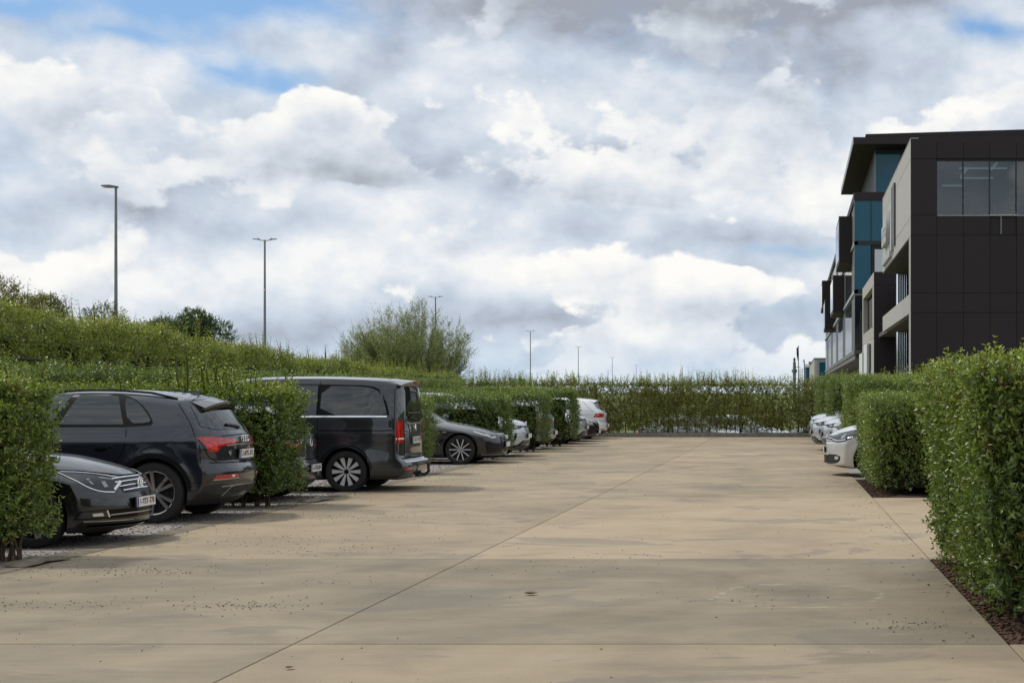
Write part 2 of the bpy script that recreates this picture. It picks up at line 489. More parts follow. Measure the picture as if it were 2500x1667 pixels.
M['concrete'] = concrete_material()
M['gravel'] = gravel_material()
M['grass'] = grass_material()
M['joint'] = simple('joint_dirt', (0.05, 0.045, 0.035), 0.95, spec=0.1, var=0.4)
M['soil'] = simple('dark_soil', (0.050, 0.034, 0.024), 0.95, spec=0.15, var=0.5, vscale=14, bump=0.9, bscale=45)
M['edging'] = simple('gritty_edge_strip', (0.18, 0.155, 0.118), 0.9, spec=0.2, var=0.4, vscale=5, bump=0.6, bscale=70)
M['kerb'] = simple('kerb_concrete', (0.21, 0.20, 0.165), 0.85, var=0.3, vscale=5)
M['asphalt'] = simple('asphalt', (0.06, 0.06, 0.06), 0.85, var=0.25, vscale=3)
M['stone'] = simple('loose_pebble', (0.20, 0.17, 0.14), 0.8, var=0.7, vscale=40)
M['stone_dark'] = simple('dark_crumb', (0.11, 0.09, 0.07), 0.9, var=0.6, vscale=60)
M['chip'] = simple('bark_chip', (0.085, 0.048, 0.032), 0.9, spec=0.2, var=0.6, vscale=30)
M['dead_leaf'] = simple('dead_leaf', (0.13, 0.075, 0.03), 0.7, var=0.4, vscale=40)

# ------------------------------------------------------------------ ground
g = mesh_obj('ground', [(-2500, -1200, -0.78), (2500, -1200, -0.78), (2500, 5000, -0.78), (-2500, 5000, -0.78)], [(0, 1, 2, 3)], M['grass'])
tag(g, 'grass-covered ground reaching the horizon', 'ground', kind='structure')
o = boxo('car_park_base', M['asphalt'], (-13.4, 14.0, -8.0, 62.3, -0.77, -0.03)); tag(o, 'raised base of the car park', 'ground', kind='structure')
o = mesh_obj('road', [(2.4 - 60, 68, -0.774), (90, 68, -0.774), (90, 78, -0.774), (2.4 - 60, 78, -0.774)], [(0, 1, 2, 3)], M['asphalt'])
tag(o, 'asphalt strip beyond the back hedge', 'road', kind='structure')
o = mesh_obj('forecourt', [(1.5, 82, -0.77), (90, 82, -0.77), (90, 300, -0.77), (1.5, 300, -0.77)], [(0, 1, 2, 3)], simple('forecourt_paving', (0.20, 0.185, 0.165), 0.85, var=0.2, vscale=2))
tag(o, 'paved forecourt round the office building', 'forecourt', kind='structure')

aisle = boxo('aisle', M['joint'], (-7.36, 1.10, -7.0, 61.98, -0.028, -0.009))
tag(aisle, 'pale concrete driving aisle between the parked cars', 'aisle', kind='structure')
def XJ(y): return -3.36 + 0.0096 * min(max(y - 9.5, -12), 40)       # lengthwise joint
def XR(y): return 1.44 - 0.0115 * min(max(y - 11.0, -14), 25)       # office-side edge of the aisle
def slab_mesh(a, b, c_, d_, j=0.005, jy=0.015):
    """slab with corners a b c d (counter-clockwise) and a small chamfer so that each joint catches light"""
    c = 0.004
    P = [(a[0] + j, a[1] + jy), (b[0] - j, b[1] + jy), (c_[0] - j, c_[1] - jy), (d_[0] + j, d_[1] - jy)]
    Q = [(a[0] + j + c, a[1] + jy + c), (b[0] - j - c, b[1] + jy + c), (c_[0] - j - c, c_[1] - jy - c), (d_[0] + j + c, d_[1] - jy - c)]
    v = [(*p, -0.02) for p in P] + [(*p, -c) for p in P] + [(*p, 0) for p in Q]
    f = [(0, 1, 5, 4), (1, 2, 6, 5), (2, 3, 7, 6), (3, 0, 4, 7), (4, 5, 9, 8), (5, 6, 10, 9), (6, 7, 11, 10), (7, 4, 8, 11), (8, 9, 10, 11)]
    return v, f
JY = [-7.0, 1.2, 5.5, 10.96, 16.55, 26.2, 36.0, 46.0, 56.0, 61.97]
TONE = {(3, 1): (0.75, 0.0), (4, 1): (0.1, 0.85), (3, 0): (0.7, 0.0), (4, 0): (0.35, 0.35), (2, 1): (0.6, 0.3), (2, 0): (0.7, 0.0), (5, 1): (0.25, 0.3), (5, 0): (0.2, 0.4)}
rs = random.Random(5)
for k in range(len(JY) - 1):
    y0, y1 = JY[k], JY[k + 1]
    for c in (0, 1):
        t = TONE.get((k, c), (rs.uniform(0.1, 0.4), rs.uniform(0.1, 0.5)))
        q4 = ((-7.35, y0), (XJ(y0), y0), (XJ(y1), y1), (-7.35, y1)) if c == 0 else ((XJ(y0), y0), (XR(y0), y0), (XR(y1), y1), (XJ(y1), y1))
        v, f = slab_mesh(*q4)
        o = mesh_obj('slab', v, f, M['concrete'], aisle); o['tone'] = float(t[0]); o['warm'] = float(t[1])
walk = boxo('walkway', M['joint'], (1.30, 14.0, 16.55, 26.2, -0.029, -0.012)); tag(walk, 'concrete walkway crossing between the hedges', 'walkway', kind='structure')
for x1, x2, y0, y1, t in ((None, 7.0, 16.55, 26.2, (0.05, 0.9)), (7.0, 14.0, 16.55, 26.2, (0.2, 0.6)), (None, 7.0, -7.0, 10.96, (0.3, 0.35))):
    xa, xb = (x1, x1) if x1 else (XR(y0), XR(y1))
    v, f = slab_mesh((xa, y0), (x2, y0), (x2, y1), (xb, y1))
    o = mesh_obj('slab', v, f, M['concrete'], walk); o['tone'] = t[0]; o['warm'] = t[1]

o = boxo('parking_bays', M['gravel'], (-13.0, -7.66, -7.0, 62.0, -0.05, -0.012)); tag(o, 'reddish gravel parking bays along the hedge side', 'gravel', kind='structure')
o = boxo('parking_bays', M['gravel'], (1.105, 14.0, 32.0, 62.0, -0.05, -0.014)); tag(o, 'gravel parking bays along the office side', 'gravel', kind='structure')
# worn edge strip between gravel and slabs, slightly crooked
rs = np.random.default_rng(3)
ys = np.arange(-7, 62.01, 0.5)
v = []; f = []
for i, yy in enumerate(ys):
    a = -7.70 + 0.05 * math.sin(yy * 1.7) + rs.uniform(-.03, .03); b = -7.35 + rs.uniform(-.004, .004)
    v += [(a, yy, -0.01), (a + 0.05, yy, 0.003), (b, yy, 0.001)]
for i in range(len(ys) - 1):
    for k in range(2): f.append((i * 3 + k, i * 3 + k + 1, i * 3 + k + 4, i * 3 + k + 3))
o = mesh_obj('edge_strip', v, f, M['edging']); tag(o, 'dirty edge strip between the gravel and the slabs', 'edging', kind='structure')
for nm, b in (('planting_bed', (1.105, 14, 10.97, 16.54)), ('planting_bed', (1.105, 14, 26.21, 32.0))):
    n = 60; xs = np.linspace(b[0], b[1], n); yy = np.linspace(b[2], b[3], 40)
    X, Y = np.meshgrid(xs, yy, indexing='ij')
    Z = -0.02 + 0.03 * np.sin(X * 5.1 + Y * 3) * np.sin(Y * 4.3) + rs.uniform(-.012, .012, X.shape)
    Z = np.where(X < 1.62, -0.024, Z); Z[0, :] = -0.024; Z[:, 0] = -0.022; Z[:, -1] = -0.022
    V = np.stack([X, Y, Z], -1).reshape(-1, 3)
    idx = np.arange(n * 40).reshape(n, 40)
    F = np.stack([idx[:-1, :-1], idx[1:, :-1], idx[1:, 1:], idx[:-1, 1:]], -1).reshape(-1, 4)
    o = np_mesh(nm, V, F, M['soil'], smooth=True); tag(o, 'dark mulched bed under the clipped hedge', 'bed', kind='structure')
o = boxo('back_kerb', M['kerb'], (-13.0, 14.0, 62.0, 62.16, -0.05, 0.157)); tag(o, 'low concrete kerb closing the far end of the aisle', 'kerb', kind='structure')
o = boxo('back_verge', M['grass'], (-13.0, 14.0, 62.16, 63.4, -0.76, 0.10)); tag(o, 'narrow strip of yellow-green grass behind the kerb', 'verge', kind='structure')

# ------------------------------------------------------------------ loose stones, crumbs and chips
def scatter_bits(name, P, S, mat, label, seed, flat=0.6, long=1.0, parent=None):
    rg = np.random.default_rng(seed)
    n = len(P)
    base = np.array([[1, 0, 0], [0, 1, 0], [-1, 0, 0], [0, -1, 0], [0, 0, 1], [0, 0, -1]], float)
    B = base[None] * rg.uniform(0.6, 1.25, (n, 6, 1))
    B[:, :, 0] *= long; B[:, :, 2] *= flat
    a = rg.uniform(0, 2 * np.pi, n); ca, sa = np.cos(a)[:, None], np.sin(a)[:, None]
    x = B[:, :, 0] * ca - B[:, :, 1] * sa; y = B[:, :, 0] * sa + B[:, :, 1] * ca
    V = np.stack([x, y, B[:, :, 2]], -1) * S[:, None, None] + P[:, None, :]
    V[:, :, 2] += S[:, None] * flat * 0.5
    T = np.array([[0, 1, 4], [1, 2, 4], [2, 3, 4], [3, 0, 4], [1, 0, 5], [2, 1, 5], [3, 2, 5], [0, 3, 5]])
    F = (T[None] + (np.arange(n) * 6)[:, None, None]).reshape(-1, 3)
    o = np_mesh(name, V.reshape(-1, 3), F, mat)
    return tag(o, label, name.replace('_', ' '), kind='stuff')
rg = np.random.default_rng(11)
# gravel heaps kicked onto the concrete: loose clusters plus stray crumbs
pts = []
for cx, cy, n, sp in ((-7.0, 13.2, 160, .35), (-6.6, 12.9, 120, .3), (-6.2, 15.4, 160, .35), (-4.3, 12.9, 120, .22), (-5.6, 13.0, 50, .3), (-5.9, 18.6, 110, .6), (-4.9, 17.5, 80, .5), (-6.0, 22.0, 160, .7),
                      (-6.3, 28.5, 160, .8), (-6.2, 34, 160, .9), (-3.9, 14.5, 40, .5), (-6.8, 38, 130, .7), (-0.35, 13.2, 18, .3), (-0.2, 14.0, 16, .3), (0.8, 12.0, 40, .25), (1.0, 11.7, 30, .3), (-2.3, 15.6, 30, .4), (-1.6, 16.8, 25, .4)):
    pts.append(np.stack([rg.normal(cx, sp, n), rg.normal(cy, sp * 0.7, n)], 1))
n = 1300; u = rg.random(n) ** 1.6
pts.append(np.stack([-7.3 + u * 8.4, rg.uniform(9, 60, n)], 1))
P2 = np.concatenate(pts); P2 = P2[(P2[:, 0] > -7.3) & (P2[:, 0] < 1.3)]
P3 = np.concatenate([P2, np.zeros((len(P2), 1))], 1)
scatter_bits('gravel_crumbs', P3, rg.uniform(0.003, 0.010, len(P3)), M['stone_dark'], 'small dark crumbs of gravel strewn over the concrete', 1)
n = 9000
yy = 8 + rg.random(n) ** 1.5 * 42
P3 = np.stack([rg.uniform(-9.6, -7.6, n), yy, np.full(n, -0.012)], 1)
scatter_bits('loose_gravel', P3, rg.uniform(0.008, 0.02, n), M['stone'], 'loose reddish-grey gravel lying in the parking bays', 2)
n = 7500
yy = np.where(rg.random(n) < 0.8, rg.uniform(11, 16.5, n), rg.uniform(26.25, 31.9, n))
P3 = np.stack([np.array([XR(v_) for v_ in yy]) + 0.03 + rg.random(n) ** 1.3 * 3.0, yy, np.full(n, -0.02)], 1)
scatter_bits('bark_mulch', P3, rg.uniform(0.012, 0.032, n), M['chip'], 'brown bark mulch spread under the clipped hedges', 3, flat=0.35, long=1.6)
# single dead leaf lying on the aisle
def dead_leaf(x, y, s, rz, label):
    v = []; f = []
    for i in range(7):
        t = i / 6; w = s * 0.36 * math.sin(math.pi * (0.06 + 0.9 * t)) ; z = 0.004 + s * 0.25 * abs(t - 0.5) ** 1.5 + 0.006
        v += [(s * (t - 0.5), -w, z + w * 0.35), (s * (t - 0.5), 0, z), (s * (t - 0.5), w, z + w * 0.45)]
    for i in range(6):
        for k in range(2): f.append((i * 3 + k, i * 3 + k + 1, i * 3 + k + 4, i * 3 + k + 3))
    o = mesh_obj('dead_leaf', v, f, M['dead_leaf'], smooth=True); o.location = (x, y, 0); o.rotation_euler = (0, 0, rz)
    tag(o, label, 'leaf', 'fallen leaves')
dead_leaf(-2.18, 13.6, 0.11, 0.3, 'curled brown dead leaf lying alone in the middle of the aisle')
dead_leaf(-3.06, 9.95, 0.06, 1.0, 'small dark dead leaf beside the lengthwise joint in the foreground')
# torn black edging flaps
def flap(x, y, s, rz, label):
    v = []; f = []
    n = 9
    for i in range(n):
        t = i / (n - 1); w = s * (0.16 + 0.05 * math.sin(7 * t)) * (1 - 0.4 * t)
        z = 0.006 + 0.05 * math.sin(math.pi * t) + 0.02 * math.sin(9 * t) ** 2
        v += [(s * (t - 0.5), -w, z * 0.3), (s * (t - 0.5), 0, z), (s * (t - 0.5), w, z * 0.55 + 0.01)]
    for i in range(n - 1):
        for k in range(2): f.append((i * 3 + k, i * 3 + k + 1, i * 3 + k + 4, i * 3 + k + 3))
    o = mesh_obj('edging_flap', v, f, M['edging'], smooth=True); o.location = (x, y, 0); o.rotation_euler = (0, 0, rz)
    md = o.modifiers.new('thick', 'SOLIDIFY'); md.thickness = 0.006
    tag(o, label, 'flap', 'torn edging flaps')
flap(-7.42, 16.1, 0.75, 1.35, 'torn grey flap of edging beside the nearest hedge stems')
flap(-7.35, 25.3, 0.7, 1.25, 'torn grey flap of edging in front of the second hedge')
# ------------------------------------------------------------------ foliage
def unit(a): return a / np.maximum(np.linalg.norm(a, axis=-1, keepdims=True), 1e-9)

def leaf_arrays(P, A, N, L, W, C, hi):
    """one folded leaf per row: base P, axis A, normal N, length L, width W, colour C"""
    B = unit(np.cross(A, N)); N = np.cross(B, A)
    L = L[:, None]; W = W[:, None]
    if hi:
        V = np.stack([P, P + A * L * .30 - B * W * .46 + N * W * .16, P + A * L * .68 - B * W * .38 + N * W * .12,
                      P + A * L - N * L * .08, P + A * L * .68 + B * W * .38 + N * W * .12, P + A * L * .30 + B * W * .46 + N * W * .16], 1)
        T = np.array([[0, 1, 2, 3], [0, 3, 4, 5]]); k = 6
    else:
        V = np.stack([P, P + A * L * .5 - B * W * .5 + N * W * .14, P + A * L - N * L * .06, P + A * L * .5 + B * W * .5 + N * W * .14], 1)
        T = np.array([[0, 1, 2], [0, 2, 3]]); k = 4
    n = len(P)
    F = (T[None] + (np.arange(n) * k)[:, None, None]).reshape(-1, T.shape[1])
    return V.reshape(-1, 3), F, np.repeat(C, k, axis=0)

def shoots_to_leaves(rg, B, D, LN, nodes, leaf, c_old, c_tip, wide=0.46, spread=0.75, tip_from=0.55, cvar=0.25, up0=0.55):
    """opposite leaf pairs along each shoot"""
    n = len(B)
    ref = unit(rg.normal(size=(n, 3)))
    S = unit(np.cross(D, ref)); S2 = np.cross(D, S)
    Ps, As, Ns, Ls, Cs = [], [], [], [], []
    tone = rg.uniform(1 - cvar, 1 + cvar, (n, 1))
    for k in range(nodes):
        t = (k + 0.5) / nodes
        side = S if k % 2 == 0 else S2
        pos = B + D * (LN * t)[:, None]
        for sg in (-1, 1):
            jit = rg.normal(size=(n, 3)) * 0.28
            up = up0 + 0.45 * t
            A = unit(side * sg * spread + D * up + jit)
            Nn = unit(D - A * 0.2 + rg.normal(size=(n, 3)) * 0.35)
            f = np.clip((t - tip_from) / max(1e-3, 1 - tip_from), 0, 1)
            c = c_old[None] * (1 - f) + c_tip[None] * f if c_old.ndim == 1 else c_old * (1 - f) + c_tip * f
            Ps.append(pos); As.append(A); Ns.append(Nn)
            Ls.append(leaf * rg.uniform(0.7, 1.15, n) * (1.05 - 0.45 * t))
            Cs.append(c * tone * rg.uniform(0.75, 1.25, (n, 1)))
    L = np.concatenate(Ls)
    return [np.concatenate(Ps), np.concatenate(As), np.concatenate(Ns), L, L * wide, np.concatenate(Cs)]

def lump(p, seed, f=1.0):
    """smooth uneven field in -1..1"""
    r = np.random.default_rng(seed)
    s = np.zeros(len(p))
    for i in range(7):
        k = r.normal(size=3) * f * (1.2 + i * 0.7); s += np.sin(p @ k + r.uniform(0, 6.3)) / (1 + 0.35 * i)
    return s / 3.2

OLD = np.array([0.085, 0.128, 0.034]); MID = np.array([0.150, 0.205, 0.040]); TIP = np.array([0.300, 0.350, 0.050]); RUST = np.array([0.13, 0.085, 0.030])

def hedge_foliage(parent, box, dens, leaf, seed, hi=False, nodes=4, slen=(0.10, 0.22), ztop=None, lumpy=0.08, inner=0.25,
                  foot=0.35, top_leaf=1.05, extra=None, top_n=0, top_len=(0.2, 0.5), old=OLD, mid=MID, tip=TIP, rust=0.06, bulge=0.0, mat=None, zlow=None, topcol=0.0):
    x0, x1, y0, y1, z0, z1 = box
    rg = np.random.default_rng(seed)
    bases, outs = [], []
    for face, dn in dens.items():
        ax = 'xyz'.index(face[1]); sg = 1 if face[0] == '+' else -1
        lo = np.array([x0, y0, z0], float); hi_ = np.array([x1, y1, z1], float)
        span = hi_ - lo
        area = np.prod([span[i] for i in range(3) if i != ax])
        n = int(area * dn)
        p = lo + rg.random((n, 3)) * span
        p[:, ax] = (hi_ if sg > 0 else lo)[ax]
        o = np.zeros((n, 3)); o[:, ax] = sg
        p -= o * (rg.random((n, 1)) ** 1.3) * 0.16
        bases.append(p); outs.append(o)
    vol = np.prod([x1 - x0, y1 - y0, z1 - z0])
    if inner > 0:
        n = int(sum(len(b) for b in bases) * inner)
        p = np.array([x0, y0, z0]) + rg.random((n, 3)) * np.array([x1 - x0, y1 - y0, z1 - z0])
        bases.append(p); outs.append(unit(rg.normal(size=(n, 3))) * 0.5)
    P = np.concatenate(bases); O = np.concatenate(outs)
    # rounded shoulders, uneven clipping, narrower foot
    zz = (P[:, 2] - z0) / (z1 - z0)
    P = P + O * (lump(P, seed + 1, 1.6) * lumpy)[:, None]
    if bulge:
        cx, cy = (x0 + x1) / 2, (y0 + y1) / 2
        k = bulge * (zz - 0.45)
        P[:, 0] += np.clip((P[:, 0] - cx), -0.6, 0.6) * k; P[:, 1] += np.clip((P[:, 1] - cy), -0.6, 0.6) * k
    if ztop is not None:
        P[:, 2] = z0 + zz * (ztop(P[:, 0], P[:, 1]) - z0)
    keep = rg.random(len(P)) < np.clip(foot + 3.0 * zz, 0, 1)
    P, O = P[keep], O[keep]
    n = len(P)
    D = unit(O * 0.75 + np.array([0, 0, 0.65]) + rg.normal(size=(n, 3)) * 0.45)
    LN = rg.uniform(*slen, n)
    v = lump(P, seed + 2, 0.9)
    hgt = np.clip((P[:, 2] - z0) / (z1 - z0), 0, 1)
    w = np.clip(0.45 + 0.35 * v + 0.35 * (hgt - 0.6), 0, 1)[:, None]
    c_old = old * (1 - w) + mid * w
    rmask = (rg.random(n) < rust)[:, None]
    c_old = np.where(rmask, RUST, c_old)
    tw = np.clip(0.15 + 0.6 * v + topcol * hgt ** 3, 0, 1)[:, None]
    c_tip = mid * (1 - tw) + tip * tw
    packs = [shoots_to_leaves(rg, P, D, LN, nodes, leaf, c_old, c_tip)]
    tops = [(x0, x1, top_n, top_len, -0.15)] if top_n else []
    if extra: tops.append((*extra, -9))
    for xa, xb, tnum, tlen, cut in tops:
        n = int((xb - xa) * (y1 - y0) * tnum)
        B = np.stack([rg.uniform(xa, xb, n), rg.uniform(y0, y1, n), np.full(n, z1 - 0.1)], 1)
        keepm = lump(B, seed + 7, 1.5) > cut
        B = B[keepm]; n = len(B)
        if ztop is not None: B[:, 2] = ztop(B[:, 0], B[:, 1]) - 0.1
        D = unit(np.array([0, 0, 1.0]) + rg.normal(size=(n, 3)) * 0.14)
        LN = rg.uniform(*tlen, n) * np.clip(0.75 + 0.5 * lump(B, seed + 8, 1.5), 0.35, 1.3)
        tn = 9
        LNs = LN[:, None]
        packs.append([B, D, unit(rg.normal(size=(n, 3))), LN * 0.97, np.full(n, 0.007), np.repeat(np.array([[0.13, 0.14, 0.03]]), n, 0)])
        packs.append(shoots_to_leaves(rg, B, D, LN, tn, leaf * top_leaf, np.repeat(mid[None], n, 0), np.repeat(tip[None], n, 0), spread=1.05, tip_from=0.15, up0=0.25))
    arr = [np.concatenate([p[i] for p in packs]) for i in range(6)]
    arr[5] = np.clip(arr[5], 0.004, 0.6)
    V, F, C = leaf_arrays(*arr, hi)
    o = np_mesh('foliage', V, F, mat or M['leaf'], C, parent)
    o['kind'] = 'stuff'
    return o

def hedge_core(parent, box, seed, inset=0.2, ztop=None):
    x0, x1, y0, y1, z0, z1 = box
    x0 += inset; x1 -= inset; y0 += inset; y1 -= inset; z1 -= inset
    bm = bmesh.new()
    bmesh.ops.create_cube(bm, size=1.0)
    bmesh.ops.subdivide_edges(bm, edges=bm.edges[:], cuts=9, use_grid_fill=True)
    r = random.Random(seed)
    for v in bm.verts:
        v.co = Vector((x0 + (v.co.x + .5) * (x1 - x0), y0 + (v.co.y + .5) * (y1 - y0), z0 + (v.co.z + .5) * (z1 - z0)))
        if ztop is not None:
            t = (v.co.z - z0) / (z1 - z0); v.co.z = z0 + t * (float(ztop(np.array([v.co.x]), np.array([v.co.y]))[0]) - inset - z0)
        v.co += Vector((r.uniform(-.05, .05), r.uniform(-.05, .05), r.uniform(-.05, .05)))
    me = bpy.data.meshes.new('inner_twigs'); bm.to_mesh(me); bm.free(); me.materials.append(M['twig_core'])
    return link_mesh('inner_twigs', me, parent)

def add_stems(parent, spots, h, r0, seed, forks=4):
    r = random.Random(seed)
    for (x, y) in spots:
        mb = MB()
        for k in range(forks):
            a = r.uniform(0, 6.28); sp = r.uniform(0.06, 0.26)
            p = [(x + r.uniform(-.03, .03), y + r.uniform(-.03, .03), -0.03)]
            for i in range(1, 4):
                t = i / 3
                p.append((x + math.cos(a) * sp * t + r.uniform(-.02, .02), y + math.sin(a) * sp * t + r.uniform(-.02, .02), h * t))
            rr = r0 * r.uniform(0.6, 1.1)
            mb.tube(p, [rr, rr * .85, rr * .7, rr * .5], 6)
        mb.build('stem', M['bark'], parent, smooth=True)

def hedge(label, box, dens, leaf, seed, group, stems=(), core=0.2, stem_h=0.7, stem_r=0.022, **kw):
    x0, x1, y0, y1, z0, z1 = box
    root = empty('hedge', ((x0 + x1) / 2, (y0 + y1) / 2, 0))
    tag(root, label, 'hedge', group)
    hold = root.location.copy()
    root.location = (0, 0, 0)
    hedge_foliage(root, box, dens, leaf, seed, **kw)
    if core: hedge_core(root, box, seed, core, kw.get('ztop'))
    if stems: add_stems(root, stems, stem_h, stem_r, seed)
    root.location = hold
    for c in root.children: c.location = -hold
    return root

rr = random.Random(8)
def row(xa, xb, ya, yb, n):
    return [(rr.uniform(xa, xb) if xa != xb else xa, ya + (yb - ya) * (i + rr.uniform(.2, .8)) / n) for i in range(n)]
def rowx(xa, xb, y, n):
    return [(xa + (xb - xa) * (i + rr.uniform(.25, .75)) / n, y + rr.uniform(-.08, .08)) for i in range(n)]

GR = 'clipped privet hedges along the parking bays'
# --- office side
hedge('largest clipped privet hedge in the right foreground over dark mulch', (1.40, 4.6, 11.5, 16.25, 0.12, 1.82),
      {'-x': 520, '-y': 520, '+z': 330, '+y': 100}, 0.064, 21, GR, stems=row(1.9, 2.1, 11.9, 16.0, 9), hi=True, nodes=4,
      top_n=26, top_len=(0.16, 0.5), top_leaf=1.2, bulge=0.30, lumpy=0.10, topcol=0.8, core=0.2)
hedge('square-cut dark green hedge block beyond the walkway on the office side', (1.36, 5.6, 26.9, 32.3, 0.10, 1.52),
      {'-x': 400, '-y': 400, '+z': 280}, 0.066, 22, GR, stems=row(1.8, 2.0, 27.1, 31.5, 8), nodes=4, top_n=6, top_len=(0.1, 0.25), bulge=0.12, lumpy=0.07, core=0.2)
hedge('hedge behind the nearest white car on the office side', (1.30, 5.6, 36.4, 41.0, 0.12, 1.92),
      {'-x': 260, '-y': 260, '+z': 200}, 0.066, 23, GR, nodes=4, top_n=14, top_len=(0.15, 0.4), lumpy=0.12, core=0.25, stems=row(1.7, 1.9, 36.6, 40.8, 5))
hedge('loose hedge between the silver cars on the office side', (1.15, 5.6, 49.7, 51.6, 0.12, 2.0),
      {'-x': 200, '-y': 200, '+z': 170}, 0.07, 24, GR, nodes=4, top_n=16, top_len=(0.15, 0.45), lumpy=0.14, core=0.3, stems=row(1.6, 1.8, 50, 51.4, 3))
hedge('farthest hedge on the office side next to the back corner', (0.95, 5.6, 56.0, 61.2, 0.12, 2.1),
      {'-x': 170, '-y': 170, '+z': 150}, 0.075, 25, GR, nodes=4, top_n=14, top_len=(0.15, 0.5), lumpy=0.14, core=0.3, stems=row(1.4, 1.6, 56.2, 61, 5))
hedge('tall rear hedge between the office and its parking bays', (6.6, 7.6, 27.0, 62.0, 0.1, 1.72),
      {'-x': 90, '+z': 90, '-y': 90}, 0.08, 26, GR, nodes=3, top_n=8, top_len=(0.2, 0.5), lumpy=0.15, core=0.25, stems=row(7.0, 7.2, 28, 61, 10))
# --- bay side
hedge('nearest hedge at the left edge beside the black saloon', (-12.6, -7.68, 16.05, 16.95, 0.20, 1.72),
      {'-y': 470, '+x': 560, '+z': 360, '+y': 120}, 0.062, 31, GR, stems=rowx(-8.0, -7.7, 16.45, 3) + rowx(-12.2, -8.3, 16.5, 8), hi=True, nodes=4,
      top_n=40, top_len=(0.16, 0.44), extra=(-8.3, -7.75, 34, (0.3, 0.6)), bulge=0.06, foot=0.75, lumpy=0.10, core=0.24, stem_h=0.75, stem_r=0.015, rust=0.08, topcol=0.7)
hedge('hedge with tall shoots between the dark estate car and the graphite van', (-12.6, -7.52, 23.85, 24.85, 0.18, 1.64),
      {'-y': 400, '+x': 500, '+z': 360}, 0.066, 32, GR, stems=rowx(-8.9, -7.75, 24.3, 7) + rowx(-12.3, -9.2, 24.35, 6), hi=True, nodes=4,
      top_n=24, top_len=(0.2, 0.6), extra=(-9.0, -7.6, 75, (0.3, 0.85)), bulge=0.10, foot=0.6, lumpy=0.12, core=0.28, stem_h=0.7, stem_r=0.015, rust=0.05, topcol=0.7)
hedge('narrow hedge just behind the graphite van', (-12.6, -7.60, 33.4, 34.4, 0.2, 1.5),
      {'-y': 300, '+x': 380, '+z': 240}, 0.062, 33, GR, stems=rowx(-8.4, -7.6, 33.9, 3), nodes=4, top_n=18, top_len=(0.1, 0.3), lumpy=0.12, core=0.3)
hedge('hedge rising behind the dark saloon with the ten-spoke wheel', (-12.6, -7.22, 41.0, 41.9, 0.2, 1.52),
      {'-y': 300, '+x': 380, '+z': 280}, 0.066, 34, GR, stems=rowx(-8.2, -7.5, 41.4, 3), nodes=4, top_n=12, top_len=(0.1, 0.25), lumpy=0.10, core=0.3)
hedge('hedge beyond the first silver car on the bay side', (-12.6, -7.08, 46.3, 47.3, 0.22, 1.58),
      {'-y': 280, '+x': 360, '+z': 260}, 0.068, 35, GR, stems=rowx(-7.9, -7.3, 46.8, 3), nodes=4, top_n=18, top_len=(0.15, 0.4), lumpy=0.12, core=0.32)
hedge('dense green hedge before the second silver car on the bay side', (-12.6, -6.90, 51.0, 52.1, 0.18, 1.72),
      {'-y': 270, '+x': 340, '+z': 260}, 0.07, 36, GR, stems=rowx(-7.9, -7.2, 51.5, 3), nodes=4, top_n=22, top_len=(0.15, 0.4), lumpy=0.12, core=0.32)
# --- loose hedge along the fence on the left and the tall thicket behind it
HL = 'tall boundary hedges'
hedge('loose leafy hedge running along the left fence behind the cars', (-13.0, -12.45, 20.0, 62.0, 0.15, 2.02),
      {'+x': 230, '-y': 200, '+z': 260}, 0.062, 41, HL, nodes=4, top_n=40, top_len=(0.15, 0.5), lumpy=0.20, core=0.18, stems=row(-12.75, -12.65, 20.5, 61.5, 24), stem_r=0.02)
def thick_top(x, y):
    t = np.clip((y - 26) / (68 - 26), -0.3, 1)
    return 3.26 - 1.9 * t + 0.8 * t * t + 0.10 * np.sin(y * 0.8 + x) * 1.0 + 0.06 * np.sin(y * 2.3)
hedge('tall yellow-green thicket rising behind the left fence', (-18.0, -13.75, 20.0, 68.0, 0.0, 3.2),
      {'+x': 190, '+z': 150, '+y': 90}, 0.072, 42, HL, nodes=4, top_n=24, top_len=(0.25, 0.95), lumpy=0.34, core=0.35, ztop=thick_top,
      slen=(0.14, 0.34), old=np.array([0.115, 0.155, 0.028]), mid=np.array([0.205, 0.245, 0.034]), tip=np.array([0.35, 0.36, 0.05]), rust=0.09, topcol=0.5)
# --- see-through hedge in front of the back fence
hedge('see-through hedge of upright shoots along the back fence', (-12.4, 6.0, 62.30, 62.90, 0.20, 2.0),
      {'-y': 210, '+y': 70, '+z': 50}, 0.09, 43, HL, nodes=5, slen=(0.2, 0.5), top_n=55, top_len=(0.25, 1.0), top_leaf=1.2, foot=1.2, lumpy=0.12, inner=0.12, core=0,
      stems=rowx(-12.2, 5.6, 62.55, 60), stem_h=1.4, stem_r=0.011, old=np.array([0.14, 0.17, 0.034]), mid=np.array([0.21, 0.24, 0.044]), rust=0.22)

# --- low weeds at the feet of the hedges
def weed(x, y, w, h, seed, label):
    root = empty('weed', (x, y, 0)); tag(root, label, 'plant', 'weeds at the bed edges')
    hedge_foliage(root, (-w / 2, w / 2, -w / 3, w / 3, -0.02, h), {'-y': 500, '-x': 500, '+z': 900}, 0.035, seed, nodes=3, slen=(0.05, 0.12), lumpy=0.05, inner=0.2, foot=0.8, hi=True)
weed(1.62, 16.25, 0.34, 0.09, 91, 'low weed at the far corner of the nearest mulch bed')
weed(1.95, 13.4, 0.42, 0.10, 92, 'low weed halfway along the nearest mulch bed')
weed(2.35, 11.25, 0.40, 0.16, 93, 'leafy weed at the near corner of the mulch bed in the right foreground')
weed(-7.95, 15.95, 0.30, 0.07, 94, 'tiny weed at the foot of the nearest left hedge')
